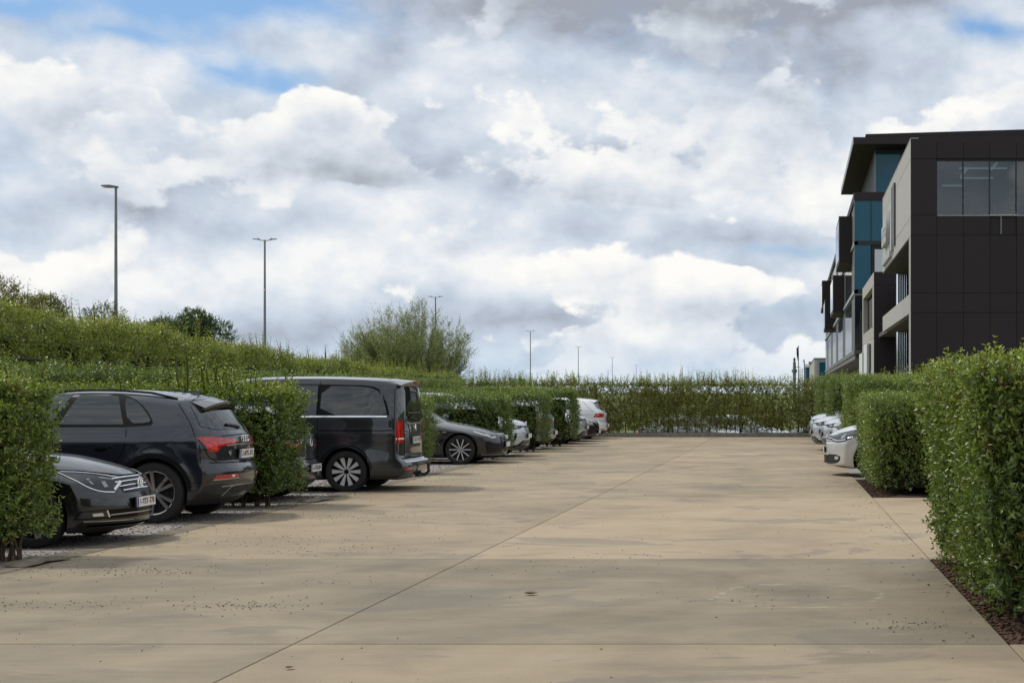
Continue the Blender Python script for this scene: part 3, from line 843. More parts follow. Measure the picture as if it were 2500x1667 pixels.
# --- fallen hedge leaves gathered along edges and under the hedges
def litter(seed):
    rg = np.random.default_rng(seed)
    P = []
    for n, fx, fy in ((130, lambda r, y: np.array([XR(v) for v in y]) - np.abs(r.normal(0, .35, len(y))), (10.9, 32)),
                      (500, lambda r, y: -7.34 + np.abs(r.normal(0, .14, len(y))), (10, 61)),
                      (260, lambda r, y: r.uniform(-9.2, -7.5, len(y)), (15.4, 17.2)), (260, lambda r, y: r.uniform(-9.2, -7.4, len(y)), (23.2, 25.1)),
                      (160, lambda r, y: r.uniform(1.5, 3.2, len(y)), (11.0, 16.4))):
        y = rg.uniform(*fy, n); x = fx(rg, y)
        P.append(np.stack([x, y, np.full(n, .004)], 1))
    P = np.concatenate(P); n = len(P)
    a = rg.uniform(0, 6.28, n)
    A = np.stack([np.cos(a), np.sin(a), rg.uniform(-.05, .35, n)], 1)
    L = rg.uniform(.02, .05, n)
    C = np.where(rg.random((n, 1)) < .3, np.array([[.10, .12, .03]]), np.array([[.13, .085, .035]])) * rg.uniform(.5, 1.3, (n, 1))
    V, F, C = leaf_arrays(P, unit(A), unit(np.array([0, 0, 1.0]) + rg.normal(size=(n, 3)) * .25), L, L * .5, C, False)
    o = np_mesh('leaf_litter', V, F, M['leaf'], C); tag(o, 'small fallen hedge leaves gathered along the paving edges', 'leaf litter', kind='stuff')
litter(17)

# ------------------------------------------------------------------ trees
def tree(label, loc, h, w, seed, nbr, nleaf, leaf, wide, c1, c2, kind='round', trunk_h=0.3, mat=None, group=None, name='tree', lobes=9):
    rg = np.random.default_rng(seed); r = random.Random(seed)
    root = empty(name, loc); tag(root, label, 'tree', group)
    mb = MB(); ends = []
    base_r = 0.02 * h + 0.03
    th = h * trunk_h
    if kind == 'willow':
        for k in range(nbr):
            a = r.uniform(0, 6.28); sp = w * 0.5 * math.sqrt(r.random())
            top = Vector((math.cos(a) * sp, math.sin(a) * sp, h * (1 - 0.30 * (sp / (w * .5)) ** 2) * r.uniform(0.62, 1.05)))
            bx = Vector((math.cos(a) * sp * .35, math.sin(a) * sp * .35, 0))
            p = [bx, bx.lerp(top, .35) + Vector((0, 0, h * .07)), bx.lerp(top, .7) + Vector((0, 0, h * .05)), top]
            rr_ = base_r * r.uniform(.08, .2)
            mb.tube(p, [rr_, rr_ * .6, rr_ * .3, rr_ * .08], 5)
            ends.append(p)
    else:
        mb.tube([(0, 0, -0.1), (0.05 * w, 0, th * .5), (0, 0.03 * w, th), (0, 0, h * .75)], [base_r * 1.3, base_r, base_r * .85, base_r * .25], 8)
        for k in range(nbr):
            a = r.uniform(0, 6.28); el = r.uniform(0.25, 1.1)
            L = (w * .5) * r.uniform(.6, .95)
            b = Vector((0, 0, th + (h * .8 - th) * r.random() * .8))
            tipv = b + Vector((math.cos(a) * L * math.cos(el), math.sin(a) * L * math.cos(el), L * math.sin(el)))
            tipv.z = min(tipv.z, h * .95)
            p = [b, b.lerp(tipv, .5) + Vector((0, 0, L * .08)), tipv]
            mb.tube(p, [base_r * .45, base_r * .25, base_r * .08], 5)
            ends.append(p)
    mb.build('trunk', M['bark'], root, smooth=True)
    if kind == 'willow':
        n = nleaf // 10
        idx = rg.integers(0, len(ends), n); t = rg.uniform(.25, 1.0, n)
        arr = np.array([[tuple(q) for q in e] for e in ends])
        seg = np.minimum((t * 3).astype(int), 2); f = (t * 3 - seg)[:, None]
        B = arr[idx, seg] * (1 - f) + arr[idx, seg + 1] * f + rg.normal(size=(n, 3)) * 0.10
        axis = unit(arr[idx, seg + 1] - arr[idx, seg])
        D = unit(axis + rg.normal(size=(n, 3)) * 0.45 + np.array([0, 0, .15]))
        LN = rg.uniform(.25, .8, n)
        nodes = 5
    else:
        # crown: overlapping clumps on a lumpy ellipsoid, leaf sprays point outwards
        n = nleaf // 8
        cen = []
        for k in range(lobes):
            a = r.uniform(0, 6.28); u = r.uniform(-.75, .95); q = math.sqrt(max(0, 1 - u * u))
            cen.append((math.cos(a) * q * w * .33, math.sin(a) * q * w * .33, th + (h - th) * (.5 + u * .36), r.uniform(.2, .32) * w))
        cen = np.array(cen); cen[:, 3] = np.minimum(cen[:, 3], (h - cen[:, 2]) * 1.02)
        idx = rg.integers(0, lobes, n)
        dr = unit(rg.normal(size=(n, 3))); rad = cen[idx, 3] * (0.45 + 0.6 * rg.random(n) ** .6)
        B = cen[idx, :3] + dr * rad[:, None] * np.array([1, 1, .8])
        keep = B[:, 2] > th * .6
        B, dr = B[keep], dr[keep]; n = len(B)
        D = unit(dr * .7 + rg.normal(size=(n, 3)) * .5 + np.array([0, 0, .3])); LN = rg.uniform(.15, .4, n); nodes = 4
    cv = np.clip(.5 + .5 * lump(B, seed + 3, 1.0 / max(1, w * .25)), 0, 1)[:, None]
    co = np.asarray(c1) * (1 - cv) + np.asarray(c2) * cv
    pk = shoots_to_leaves(rg, B, D, LN, nodes, leaf, co, co * 1.35, wide=wide)
    V, F, C = leaf_arrays(*pk[:5], np.clip(pk[5], .004, .5), False)
    o = np_mesh('crown', V, F, mat or M['leaf_tree'], C, root); o['kind'] = 'stuff'
    return root
G1, G2 = (0.045, 0.060, 0.014), (0.075, 0.095, 0.022)
B1, B2 = (0.085, 0.070, 0.016), (0.16, 0.115, 0.022)
GT = 'trees beyond the left thicket'
tree('rust-brown autumn tree at the very left edge above the thicket', (-29.0, 58, -0.75), 6.8, 4.0, 61, 12, 40000, 0.10, .55, (0.10, 0.105, 0.024), (0.19, 0.15, 0.035), group=GT)
tree('brownish green tree next to the autumn tree at left', (-28.7, 62, -0.75), 6.2, 3.0, 62, 12, 26000, 0.10, .55, (0.10, 0.12, 0.026), (0.17, 0.16, 0.035), group=GT)
tree('grey-green thin-topped tree right of the first lamp post', (-30.4, 76, -0.75), 6.7, 4.0, 63, 14, 22000, 0.11, .4, (0.06, 0.07, 0.03), (0.10, 0.11, 0.05), group=GT)
tree('sparse tree behind the first lamp post', (-32.2, 76, -0.75), 6.8, 3.6, 64, 14, 18000, 0.11, .45, (0.055, 0.07, 0.025), (0.09, 0.10, 0.04), group=GT)
tree('dark green oak above the thicket between the two lamp posts', (-31.6, 86, -0.75), 6.9, 4.2, 65, 12, 34000, 0.12, .6, (0.04, 0.068, 0.018), (0.08, 0.12, 0.028), group=GT)
tree('small dark leafy tree left of the oak', (-33.4, 86, -0.75), 6.5, 3.4, 66, 10, 20000, 0.12, .6, (0.05, 0.08, 0.02), (0.09, 0.12, 0.03), group=GT)
tree('low reddish tree just below the oak', (-29.6, 80, -0.75), 4.7, 3.2, 67, 10, 12000, 0.11, .55, B1, B2, group=GT)
tree('wide feathery grey-green willow rising over the thicket', (-22.3, 95, -0.75), 7.6, 7.6, 71, 260, 130000, 0.17, .24, (0.15, 0.18, 0.065), (0.26, 0.28, 0.12), kind='willow', mat=M['leaf_willow'], name='willow')
# dry reddish shrubs in the meadow seen through the back hedge
for i, (x, y, h, w, s) in enumerate(((-9.0, 67.5, 1.9, 4.2, 81), (-5.2, 68.5, 1.9, 4.6, 82), (-2.2, 77.5, 1.7, 3.6, 83), (1.9, 78.5, 1.9, 3.0, 84))):
    tree(('rusty shrub seen through the back hedge behind the white hatchback', 'rusty shrub seen through the back hedge left of its middle', 'low rusty shrub seen through the middle of the back hedge', 'yellowish shrub seen through the right end of the back hedge')[i],
         (x, y, -0.78), h + .78, w, s, 10, 16000, .1, .5, (0.10, 0.09, 0.03), (0.24, 0.17, 0.08), trunk_h=.12, group='shrubs behind the back fence', name='shrub')
# ------------------------------------------------------------------ fences
M['fence'] = simple('dark_green_fence_metal', (0.010, 0.016, 0.014), 0.7, spec=0.2)
M['galv'] = simple('weathered_galvanised_steel', (0.23, 0.24, 0.24), 0.5, 0.55, var=0.2, vscale=3)
M['lamp_head'] = simple('grey_lamp_housing', (0.16, 0.17, 0.17), 0.45, 0.4)
def fence(label, p0, p1, h, step, group):
    root = empty('mesh_fence', (p0[0], p0[1], 0)); tag(root, label, 'fence', group)
    d = Vector((p1[0] - p0[0], p1[1] - p0[1], 0)); L = d.length; d.normalize()
    n = int(L / step)
    me = None
    for i in range(n + 1):
        q = d * (i * L / n)
        if me is None:
            o = MB().box(-.03, .03, -.02, .02, -0.78, h + .06).build('post', M['fence'], root); me = o.data
        else: o = link_mesh('post', me, root)
        o.location = q
    MB().tube([(0, 0, h), tuple(d * L + Vector((0, 0, h)))], 0.019, 8).build('top_rail', M['fence'], root)
    for k in range(5):
        z = 0.25 + k * (h - .25) / 5
        MB().tube([(0, 0, z), tuple(d * L + Vector((0, 0, z)))], 0.006, 4).build('wire', M['fence'], root)
fence('dark green wire fence with a top rail along the back hedge', (-13.1, 63.0), (9.0, 63.0), 1.98, 2.52, 'wire fences')
fence('dark fence with a top rail in front of the left thicket', (-13.15, 20.0), (-13.15, 63.0), 2.24, 2.5, 'wire fences')

# ------------------------------------------------------------------ street lamps
def lamp(x, y, h, kind, label):
    root = empty('street_lamp', (x, y, -0.78)); tag(root, label, 'street lamp', 'street lamps along the road')
    H = h + .78
    MB().tube([(0, 0, 0), (0, 0, 1.2), (0, 0, H)], [.115, .105, .06], 10).build('pole', M['galv'], root, smooth=True)
    MB().tube([(0, 0, 0), (0, 0, .06)], [.2, .2], 10).build('base_plate', M['galv'], root)
    if kind == 1:
        v = [(.10, -.09, H - .04), (.10, .09, H - .04), (.10, .09, H + .05), (.10, -.09, H + .05),
             (-.28, -.15, H - .02), (-.28, .15, H - .02), (-.28, .15, H + .11), (-.28, -.15, H + .11),
             (-.70, -.12, H + .03), (-.70, .12, H + .03), (-.70, .12, H + .10), (-.70, -.12, H + .10)]
        f = [(0, 1, 2, 3), (8, 11, 10, 9)] + [(a + k, a + (k + 1) % 4, a + 4 + (k + 1) % 4, a + 4 + k) for a in (0, 4) for k in range(4)]
        MB().add(v, f).build('lamp_head', M['lamp_head'], root)
        boxo('lens', M['lamp_white'], (-.62, -.25, -.09, .09, H - .035, H - .022), root)
    else:
        for s in (-1, 1):
            MB().tube([(0, 0, H - .05), (s * .25, 0, H - .02), (s * .42, 0, H + .01)], [.03, .03, .025], 6).build('arm', M['galv'], root)
            hd = MB()
            hd.add([(s * .36, -.1, H), (s * .36, .1, H), (s * .36, .1, H + .07), (s * .36, -.1, H + .07), (s * .80, -.12, H + .05), (s * .80, .12, H + .05), (s * .80, .12, H + .085), (s * .80, -.12, H + .085)],
                   [(0, 1, 2, 3), (4, 7, 6, 5), (0, 4, 5, 1), (1, 5, 6, 2), (2, 6, 7, 3), (3, 7, 4, 0)])
            hd.build('lamp_head', M['lamp_head'], root)
            MB().tube([(s * .45, 0, H + .06), (s * .45, 0, H + .16)], .022, 6).build('sensor', M['lamp_head'], root)
LB = ['tall single-headed street lamp farthest left', 'double-headed street lamp right of the oak, second from left', 'double-headed street lamp rising behind the willow',
      'double-headed street lamp first to the right of the willow', 'double-headed street lamp second to the right of the willow', 'double-headed street lamp third to the right of the willow',
      'small distant street lamp fourth to the right of the willow', 'tiny farthest street lamp near the middle of the back hedge']
for i, (X, Yp) in enumerate(((266, 430), (608, 551), (1000, 682), (1218, 760), (1328, 796), (1406, 821), (1461, 838), (1533, 858))):
    up = (901 - Yp) * 1.063; Y = 10.32 * 4000 / up; Xw = (X - 1822) * 1.063 / 4000 * Y
    lamp(Xw, Y, 12.0, 1 if i == 0 else 2, LB[i])

# ------------------------------------------------------------------ far things over the back hedge
M['sign_green'] = simple('green_sign_face', (0.20, 0.46, 0.34), 0.5)
M['white_paint'] = simple('white_sign_face', (0.78, 0.79, 0.76), 0.4)
root = empty('roadside_sign', (-50.3, 300, -1.5)); tag(root, 'small green and white roadside sign peeping over the back hedge', 'sign')
for sx in (-.9, .9): boxo('post', M['galv'], (sx - .06, sx + .06, -.06, .06, 0, 5.4), root)
boxo('green_panel', M['sign_green'], (-1.2, 1.2, -.12, -.07, 4.75, 5.75), root)
boxo('white_panel', M['white_paint'], (-1.1, 1.2, -.12, -.07, 3.9, 4.74), root)
boxo('grey_panel', M['galv'], (-1.75, -1.25, -.12, -.07, 4.5, 5.85), root)

root = empty('telecom_mast', (0.12, 200, -0.78)); tag(root, 'pale stubby mast with a collar left of the flagpole', 'mast')
MB().tube([(0, 0, 0), (0, 0, 4.9), (0, 0, 4.95), (0, 0, 5.25), (0, 0, 5.3), (0, 0, 6.2), (0, 0, 6.25)], [.22, .2, .33, .33, .2, .17, .1], 12).build('shaft', M['galv'], root)
MB().tube([(0, 0, 6.2), (0, 0, 6.7)], .1, 8).build('cap', M['black_plastic'], root)
for sx in (-1, 1): MB().tube([(0, 0, 6.4), (sx * .2, 0, 6.5)], .05, 6).build('bracket', M['black_plastic'], root)
MB().tube([(.1, 0, 5.6), (.75, 0, 5.55)], .04, 6).build('arm', M['galv'], root)
root = empty('flagpole', (0.62, 200, -0.78)); tag(root, 'flagpole with a limp dark flag beside the pale mast', 'flagpole')
MB().tube([(0, 0, 0), (0, 0, 8.2)], [.07, .04], 8).build('pole', M['black_plastic'], root)
rg2 = random.Random(4); v = []; f = []
for i in range(9):
    z = 8.05 - i * .19
    for k in range(5): v.append((-.04 - .06 * k * (1 - .08 * i) - .02 * math.sin(i + k), .05 * math.sin(k * 2.1 + i * .5), z - .06 * k))
for i in range(8):
    for k in range(4): f.append((i * 5 + k, i * 5 + k + 1, i * 5 + k + 6, i * 5 + k + 5))
fl = mesh_obj('flag', v, f, simple('dark_flag_cloth', (0.02, 0.03, 0.045), .8), root, smooth=True)
root = empty('lattice_mast', (0.95, 203, -0.78)); tag(root, 'short dark lattice mast with a bent antenna right of the flagpole', 'mast')
for sx, sy in ((-.18, -.18), (.18, -.18), (.18, .18), (-.18, .18)): MB().tube([(sx, sy, 0), (sx * .8, sy * .8, 5.4)], .035, 5).build('leg', M['galv'], root)
for k in range(16):
    z = .2 + k * .34
    MB().box(-.2, .2, -.19, -.16, z, z + .05).build('rung', M['galv'], root)
MB().tube([(.0, 0, 4.0), (.55, 0, 4.0)], .03, 5).build('bracket', M['galv'], root)
MB().tube([(.42, 0, 0), (.42, 0, 6.0), (.36, 0, 6.55), (.26, 0, 6.45), (.26, 0, 6.1)], [.07, .07, .06, .05, .04], 6).build('antenna', M['galv'], root)

# ------------------------------------------------------------------ office building
def panel_material(name, col, rough, streak=0.18):
    m, nt, b = newmat(name)
    q = NodeMath(nt)
    pos = nt.nodes.new('ShaderNodeNewGeometry').outputs['Position']
    oi = nt.nodes.new('ShaderNodeObjectInfo')
    n = q.noise(q.vop('MULTIPLY', pos, (1.2, 1.2, .25)), 2.0, 7, 0.62)
    f = q.noise(pos, 30.0, 4, .6)
    s = q.add(q.mul(q.sub(n, .5), streak * 2), q.mul(q.sub(oi.outputs['Random'], .5), .14))
    s = q.add(s, q.mul(q.sub(f, .5), .25))
    k = q.add(1.0, s)
    cc = nt.nodes.new('ShaderNodeCombineXYZ')
    for i in range(3): nt.links.new(q.mul(k, col[i]), cc.inputs[i])
    nt.links.new(cc.outputs[0], b.inputs['Base Color'])
    nt.links.new(q.lin(n, .3, .7, rough - .06, rough + .06), b.inputs['Roughness'])
    b.inputs['Specular IOR Level'].default_value = 0.3
    return m
M['panel'] = panel_material('dark_brown_fibre_cement', (0.028, 0.0205, 0.0232), 0.6)
M['panel_side'] = panel_material('sky_sheen_grey_panel', (0.40, 0.38, 0.355), 0.6)  # pale colour stands in for sky reflecting off dark panels at a grazing angle
M['panel_grey'] = panel_material('mid_grey_cladding', (0.12, 0.118, 0.115), 0.5)
M['void'] = simple('dark_soffit_brown', (0.075, 0.058, 0.045), 0.7, var=.2)
M['frame'] = simple('black_window_frame', (0.012, 0.013, 0.016), 0.4)
M['fin'] = simple('aluminium_fin', (0.30, 0.31, 0.32), 0.4, 0.6)
def mirror_glass(name, tint, rough=0.02, base=(0.01, 0.02, 0.03), ior=1.9):
    m, nt, b = newmat(name)
    b.inputs['Base Color'].default_value = (*base, 1); b.inputs['Roughness'].default_value = rough
    b.inputs['Specular IOR Level'].default_value = 1.0; b.inputs['IOR'].default_value = ior
    b.inputs['Specular Tint'].default_value = (*tint, 1)
    return m
M['blue_glass'] = mirror_glass('blue_solar_glass', (.7, .9, 1.0), base=(0.010, 0.085, 0.135), ior=1.35)
M['glass'] = mirror_glass('reflective_facade_glass', (1, 1, 1))
M['blind'] = simple('pale_window_blind', (0.62, 0.66, 0.72), .7)
def clear_glass():
    m, nt, b = newmat('clear_office_glass')
    tr = nt.nodes.new('ShaderNodeBsdfTransparent'); tr.inputs[0].default_value = (.55, .66, .70, 1)
    gl = nt.nodes.new('ShaderNodeBsdfGlossy'); gl.inputs['Roughness'].default_value = .02
    fr = nt.nodes.new('ShaderNodeFresnel'); fr.inputs[0].default_value = 1.85
    mx = nt.nodes.new('ShaderNodeMixShader')
    nt.links.new(fr.outputs[0], mx.inputs[0]); nt.links.new(tr.outputs[0], mx.inputs[1]); nt.links.new(gl.outputs[0], mx.inputs[2])
    nt.links.new(mx.outputs[0], nt.nodes['Material Output'].inputs[0])
    return m
M['clear_glass'] = clear_glass()

OB = empty('office_building', (5.2, 72, -0.78)); tag(OB, 'dark brown panelled office building with blue glass behind the right hedges', 'building')
OBL = -Vector(OB.location)
def ob(name, mat, b, parent=None):
    o = boxo(name, mat, b, parent or OB)
    if parent is None: o.location = OBL
    return o
GX = 5.16
ZB = -0.78
# ---- block A : front facade at y=72
zs = [ZB, 2.6, 5.19, 6.05, 8.59, 9.47, 11.95, 12.82]
xs = [GX, 6.30, 7.47, 8.64, 9.81, 10.98, 12.15, 13.32, 14.49, 15.66, 16.83, 18.0]
core = MB()
core.box(GX + .06, 6.31, 72.12, 73.2, ZB, 12.7)                   # left pier
core.box(6.31, 18, 72.12, 73.2, ZB, 9.40)                         # below the window
core.box(6.31, 18, 72.12, 73.2, 11.98, 12.7)                      # above the window
core.box(6.9, 18, 73.2, 105, ZB, 8.55)                            # mass behind the recessed side glazing
core.box(5.50, 6.9, 73.2, 94.6, 8.62, 9.3)
core.box(5.50, 18, 73.2, 94.7, 12.3, 12.7)                        # roof slab
core.box(5.55, 6.25, 73.2, 94.7, 9.3, 12.3)
core.box(6.25, 18, 84.0, 94.7, 9.3, 12.3)
o = core.build('wall', M['panel'], OB); o.location = OBL
for i in range(len(xs) - 1):
    for k in range(len(zs) - 1):
        if zs[k] == 9.47 and xs[i] >= 6.29: continue
        if zs[k] == 8.59 and i == 3: continue
        j = 0.008
        ob('facade_panel', M['panel'], (xs[i] + (j if i else 0), xs[i + 1] - j, 72.0, 72.10, zs[k] + j, zs[k + 1] - j))
# recessed niche under the third pane with a hanging chain
ob('niche_panel', M['panel'], (8.66, 9.80, 72.085, 72.115, 8.61, 9.46))
ch = MB()
for k in range(9): ch.box(9.12 - .03 + .02 * (k % 2), 9.12 + .03 + .02 * (k % 2), 72.02, 72.06, 9.40 - k * .085, 9.33 - k * .085)
o = ch.build('chain', M['galv'], OB); o.location = OBL
ob('niche_sill', M['satin'], (8.62, 9.83, 71.95, 72.13, 9.45, 9.475))
# window band
for i in range(1, len(xs) - 1):
    ob('window', M['clear_glass'], (xs[i] + .035, xs[i + 1] - .035, 72.20, 72.215, 9.50, 11.88))
for i in range(1, len(xs)):
    ob('mullion', M['frame'], (xs[i] - .03, xs[i] + .03, 72.16, 72.26, 9.475, 11.97))
ob('window_head', M['frame'], (6.33, 17.97, 72.14, 72.27, 11.86, 11.975))
ob('window_sill', M['fin'], (6.33, 17.97, 71.99, 72.27, 9.43, 9.472))
# room behind the window
M['room_wall'] = simple('office_wall', (0.42, 0.44, 0.45), .8, var=.1, vscale=1)
M['room_floor'] = simple('office_carpet', (0.10, 0.11, 0.12), .9)
ob('room_floor', M['room_floor'], (6.26, 18, 73.2, 84, 9.31, 9.40))
ob('room_ceiling', M['room_wall'], (6.26, 18, 72.3, 84, 12.02, 12.28))
ob('room_back_wall', M['room_wall'], (6.26, 18, 83.9, 83.99, 9.41, 12.0))
for k in range(4): ob('wall_panel', M['blind'] if k % 2 else M['panel_grey'], (6.8 + k * 2.6, 8.9 + k * 2.6, 83.80, 83.88, 9.5, 11.0))
m, nt, b = newmat('lit_ceiling_lamp'); b.inputs['Emission Color'].default_value = (1, .97, .9, 1); b.inputs['Emission Strength'].default_value = 0.18
M['tube_light'] = m
for k, (bx0, bx1, by0, by1) in enumerate(((7.6, 9.8, 75.2, 75.27), (8.0, 9.6, 78.6, 78.67), (7.4, 8.4, 81.5, 81.57), (9.1, 9.17, 73.6, 75.6), (7.95, 8.02, 75.6, 78.2), (10.6, 12.8, 75.2, 75.27))):
    ob('ceiling_light', M['tube_light'], (bx0, bx1, by0, by1, 11.93, 11.99))
M['chair_dark'] = simple('office_chair_fabric', (0.03, 0.032, 0.035), .8)
def office_chair(x, y, rz, label):
    r = empty('office_chair', (x, y, 9.40), rz); tag(r, label, 'chair', 'office chairs behind the upper window')
    boxo('seat', M['chair_dark'], (-.25, .25, -.25, .25, .43, .5), r)
    boxo('backrest', M['chair_dark'], (-.23, .23, .2, .26, .6, 1.15), r)
    for s in (-1, 1): MB().tube([(s * .3, .1, .45), (s * .3, .1, .68), (s * .3, -.15, .68)], .02, 5).build('armrest', M['satin'], r)
    MB().tube([(0, 0, .06), (0, 0, .44)], .03, 6).build('column', M['satin'], r)
    for k in range(5):
        a = k * 1.2566
        MB().tube([(0, 0, .08), (.3 * math.cos(a), .3 * math.sin(a), .04)], .02, 5).build('leg', M['satin'], r)
for x, y, rz, lb in ((7.75, 73.7, 3.0, 'office chair behind the second upper window pane from the corner'), (8.75, 73.9, 3.3, 'office chair behind the third upper window pane'), (9.95, 73.8, 2.9, 'office chair behind the fourth upper window pane')):
    office_chair(x, y, rz, lb)
# sign wall on the side
for z0, z1 in ((8.57, 9.40), (9.40, 11.95), (11.95, 12.82)):
    ob('side_panel', M['panel_side'], (GX, 5.46, 72.105, 94.7, z0 + .012, z1 - .012))
ob('parapet_cap', M['fin'], (GX - .01, 5.5, 71.99, 94.72, 12.82, 12.86))
ob('end_wall', M['panel'], (5.47, 6.9, 94.55, 94.69, 8.57, 12.8))
ob('side_pier', M['panel_side'], (GX, GX + .055, 72.105, 73.2, ZB, 8.56))
ob('soffit', M['void'], (GX + .02, 6.88, 73.21, 94.5, 8.53, 8.565))
# balcony beam at first-floor level and the recessed glazing behind it
for z0, z1, nm in ((5.19, 6.05, 'balcony_beam'),):
    for y0, y1 in ((73.22, 77.5), (77.53, 94.7)): ob(nm, M['panel_side'], (GX, 5.46, y0, y1, z0, z1))
ob('balcony_floor', M['void'], (5.47, 6.58, 73.21, 104.9, 5.20, 5.45))
ob('balcony_end', M['panel_grey'], (GX + .31, 6.58, 94.4, 94.68, 5.46, 6.04))
for zz0, zz1 in ((.2, 5.18), (5.46, 8.52)):
    y = 73.25
    while y < 104.5:
        ob('side_window', M['glass'], (6.60, 6.63, y + .05, y + 1.36, zz0, zz1))
        ob('mullion', M['frame'], (6.58, 6.66, y - .05, y + .05, zz0, zz1))
        y += 1.41
# mirror slats standing in for bright glazing, shaped and angled to reflect open sky
M['mirror'] = simple('sky_mirror_slat', (0.86, 0.89, 0.92), 0.12, 0.95)
for zz0, zz1 in ((.2, 5.16), (5.5, 8.5)):
    for k in range(8):
        xa = 5.92 + k * .122
        o = MB().prism([(xa, 94.20), (xa + .088, 94.112), (xa + .100, 94.122), (xa + .012, 94.21)], 2, zz0, zz1).build('mirror_slat', M['mirror'], OB); o.location = OBL
    ob('strip_frame', M['frame'], (5.90, 6.57, 94.225, 94.25, zz0, zz1))
# lettering and curved emblem on the sign wall
M['sign_metal'] = simple('brushed_sign_metal', (0.50, 0.51, 0.50), 0.45, 0.3)
M['sign_dark'] = simple('dark_sign_return', (0.10, 0.10, 0.10), 0.5, .3)
def wall_text(txt, size, y, z, depth):
    me = text_mesh(txt, size, depth / 2, .03)
    me.materials.append(M['sign_metal'])
    o = link_mesh('sign_letters', me, OB)
    o.matrix_local = Matrix.Translation(OBL + Vector((GX - depth / 2 - .01, y, z))) @ Matrix(((0, 0, -1, 0), (-1, 0, 0, 0), (0, 1, 0, 0), (0, 0, 0, 1)))
wall_text('ustel', 2.35, 89.6, 10.45, .22)
sm = MB()
for k in range(10): sm.box(GX - .16, GX - .01, 85.6 + k * .72, 86.1 + k * .72, 8.78, 9.22)      # illegible small line of raised letters
o = sm.build('sign_letters', M['sign_metal'], OB); o.location = OBL
em = MB()
em.prism([(82.6, 12.25), (84.1, 12.25), (84.1, 9.55), (83.4, 9.15), (82.6, 9.15)], 0, GX - .10, GX - .005)
o = em.build('emblem_plate', M['sign_dark'], OB); o.location = OBL
em = MB(); pl = [(84.2, 12.2)] + [(84.2 + 1.0 * math.sin(t * math.pi / 2), 12.2 - 3.2 * t) for t in np.linspace(.1, 1, 8)] + [(84.4, 9.0), (84.2, 9.6)]
em.prism(pl, 0, GX - .14, GX - .005); o = em.build('emblem_blade', M['sign_metal'], OB); o.location = OBL

# ---- bay between the blocks
for z0, z1 in ((ZB, 2.6), (2.6, 5.19), (5.19, 5.96), (8.56, 9.42)):
    ob('bay_panel', M['panel_side'], (GX, 5.5, 105.11, 122.4, z0 + .012, z1 - .012))
ob('bay_panel', M['panel_side'], (GX, 5.5, 105.11, 107.0, 5.97, 8.55))
ob('bay_panel', M['panel_side'], (GX, 5.5, 121.0, 122.4, 5.97, 8.55))
bz = [ZB, 2.6, 5.19, 6.05, 8.59, 9.42]
for k in range(5):
    ob('bay_front_panel', M['panel'], (GX, 6.85, 105.0, 105.1, bz[k] + .012, bz[k + 1] - .012))
ob('bay_core', M['void'], (6.4, 18, 105.11, 139, ZB, 9.38))
ob('bay_roof', M['panel'], (5.51, 6.39, 105.11, 122.3, 8.7, 9.36))
ob('bay_back', M['void'], (5.51, 6.39, 105.11, 122.3, ZB, 5.9))
# round-edged pale and dark emblem boxes low on the bay
M['pale_sign'] = simple('pale_sign_box', (0.62, 0.64, 0.62), .4)
ob('sign_box', M['pale_sign'], (GX - .28, GX - .01, 116.5, 121.5, 2.7, 4.5))
ob('sign_box', M['pale_sign'], (GX - .22, GX - .01, 110.4, 114.8, 2.3, 5.0))
ob('sign_box', M['sign_dark'], (GX - .14, GX - .01, 108.8, 110.3, 2.3, 4.9))

# ---- block B : long glazed wing from y=140
BX = 5.20
mass = MB()
mass.box(BX + .35, 40, 140.3, 271, 5.3, 18.6)
mass.box(BX + 3.0, 40, 150, 271, ZB, 5.2)
o = mass.build('wing_core', M['void'], OB); o.location = OBL
ob('floor_slab', M['panel_grey'], (BX, 40, 140.0, 271.2, 4.95, 5.35))
ob('floor_slab', M['panel_grey'], (BX + .1, 30, 140.6, 271.0, 4.55, 4.94))
for z in (10.15, 14.30): ob('floor_band', M['fin'], (BX - .02, BX + .32, 140.0, 271.0, z, z + .30))
ob('roof_band', M['panel'], (BX - .02, 40, 139.96, 271.1, 18.08, 18.78))
# front panes
for x0, x1, z0, z1, mt in ((BX + .02, 6.60, 14.62, 18.06, 'blue_glass'), (6.68, 9.0, 14.62, 18.06, 'blue_glass'), (BX + .02, 6.60, 10.5, 14.28, 'blue_glass'),
                           (6.95, 7.65, 11.9, 13.9, 'blind'), (BX + .05, 9.0, 5.4, 10.1, 'glass'), (9.05, 12.0, 14.62, 18.06, 'blue_glass')):
    ob('front_window', M[mt], (x0, x1, 140.06 if mt != 'blind' else 140.02, 140.16, z0, z1))
ob('front_wall', M['panel'], (6.66, 12.0, 140.08, 140.28, 10.3, 14.6))
ob('front_band', M['frame'], (BX, 12, 140.0, 140.2, 14.29, 14.6)); ob('front_band', M['frame'], (BX, 12, 140.0, 140.2, 10.13, 10.48))
ob('mullion', M['frame'], (6.60, 6.68, 140.0, 140.2, 14.62, 18.06))
ob('corner_post', M['fin'], (BX - .015, BX + .02, 140.0, 140.25, 5.36, 18.07))
# side curtain wall: glazing strip per storey with fins
for z0, z1 in ((5.36, 10.14), (10.46, 14.29), (14.61, 18.07)):
    y = 140.3; k = 0
    while y < 270:
        yy = min(y + 9.0, 270.9)
        ob('side_glazing', M['glass'] if (k % 3) else M['panel_grey'], (BX + .12, BX + .16, y + .06, yy - .06, z0, z1))
        y += 9.0; k += 1
    fins = MB(); y = 140.6
    while y < 270.5:
        fins.box(BX + .112, BX + .22, y - .05, y + .05, z0, z1); y += 1.5
    o = fins.build('fins', M['frame'], OB); o.location = OBL; o['kind'] = 'stuff'
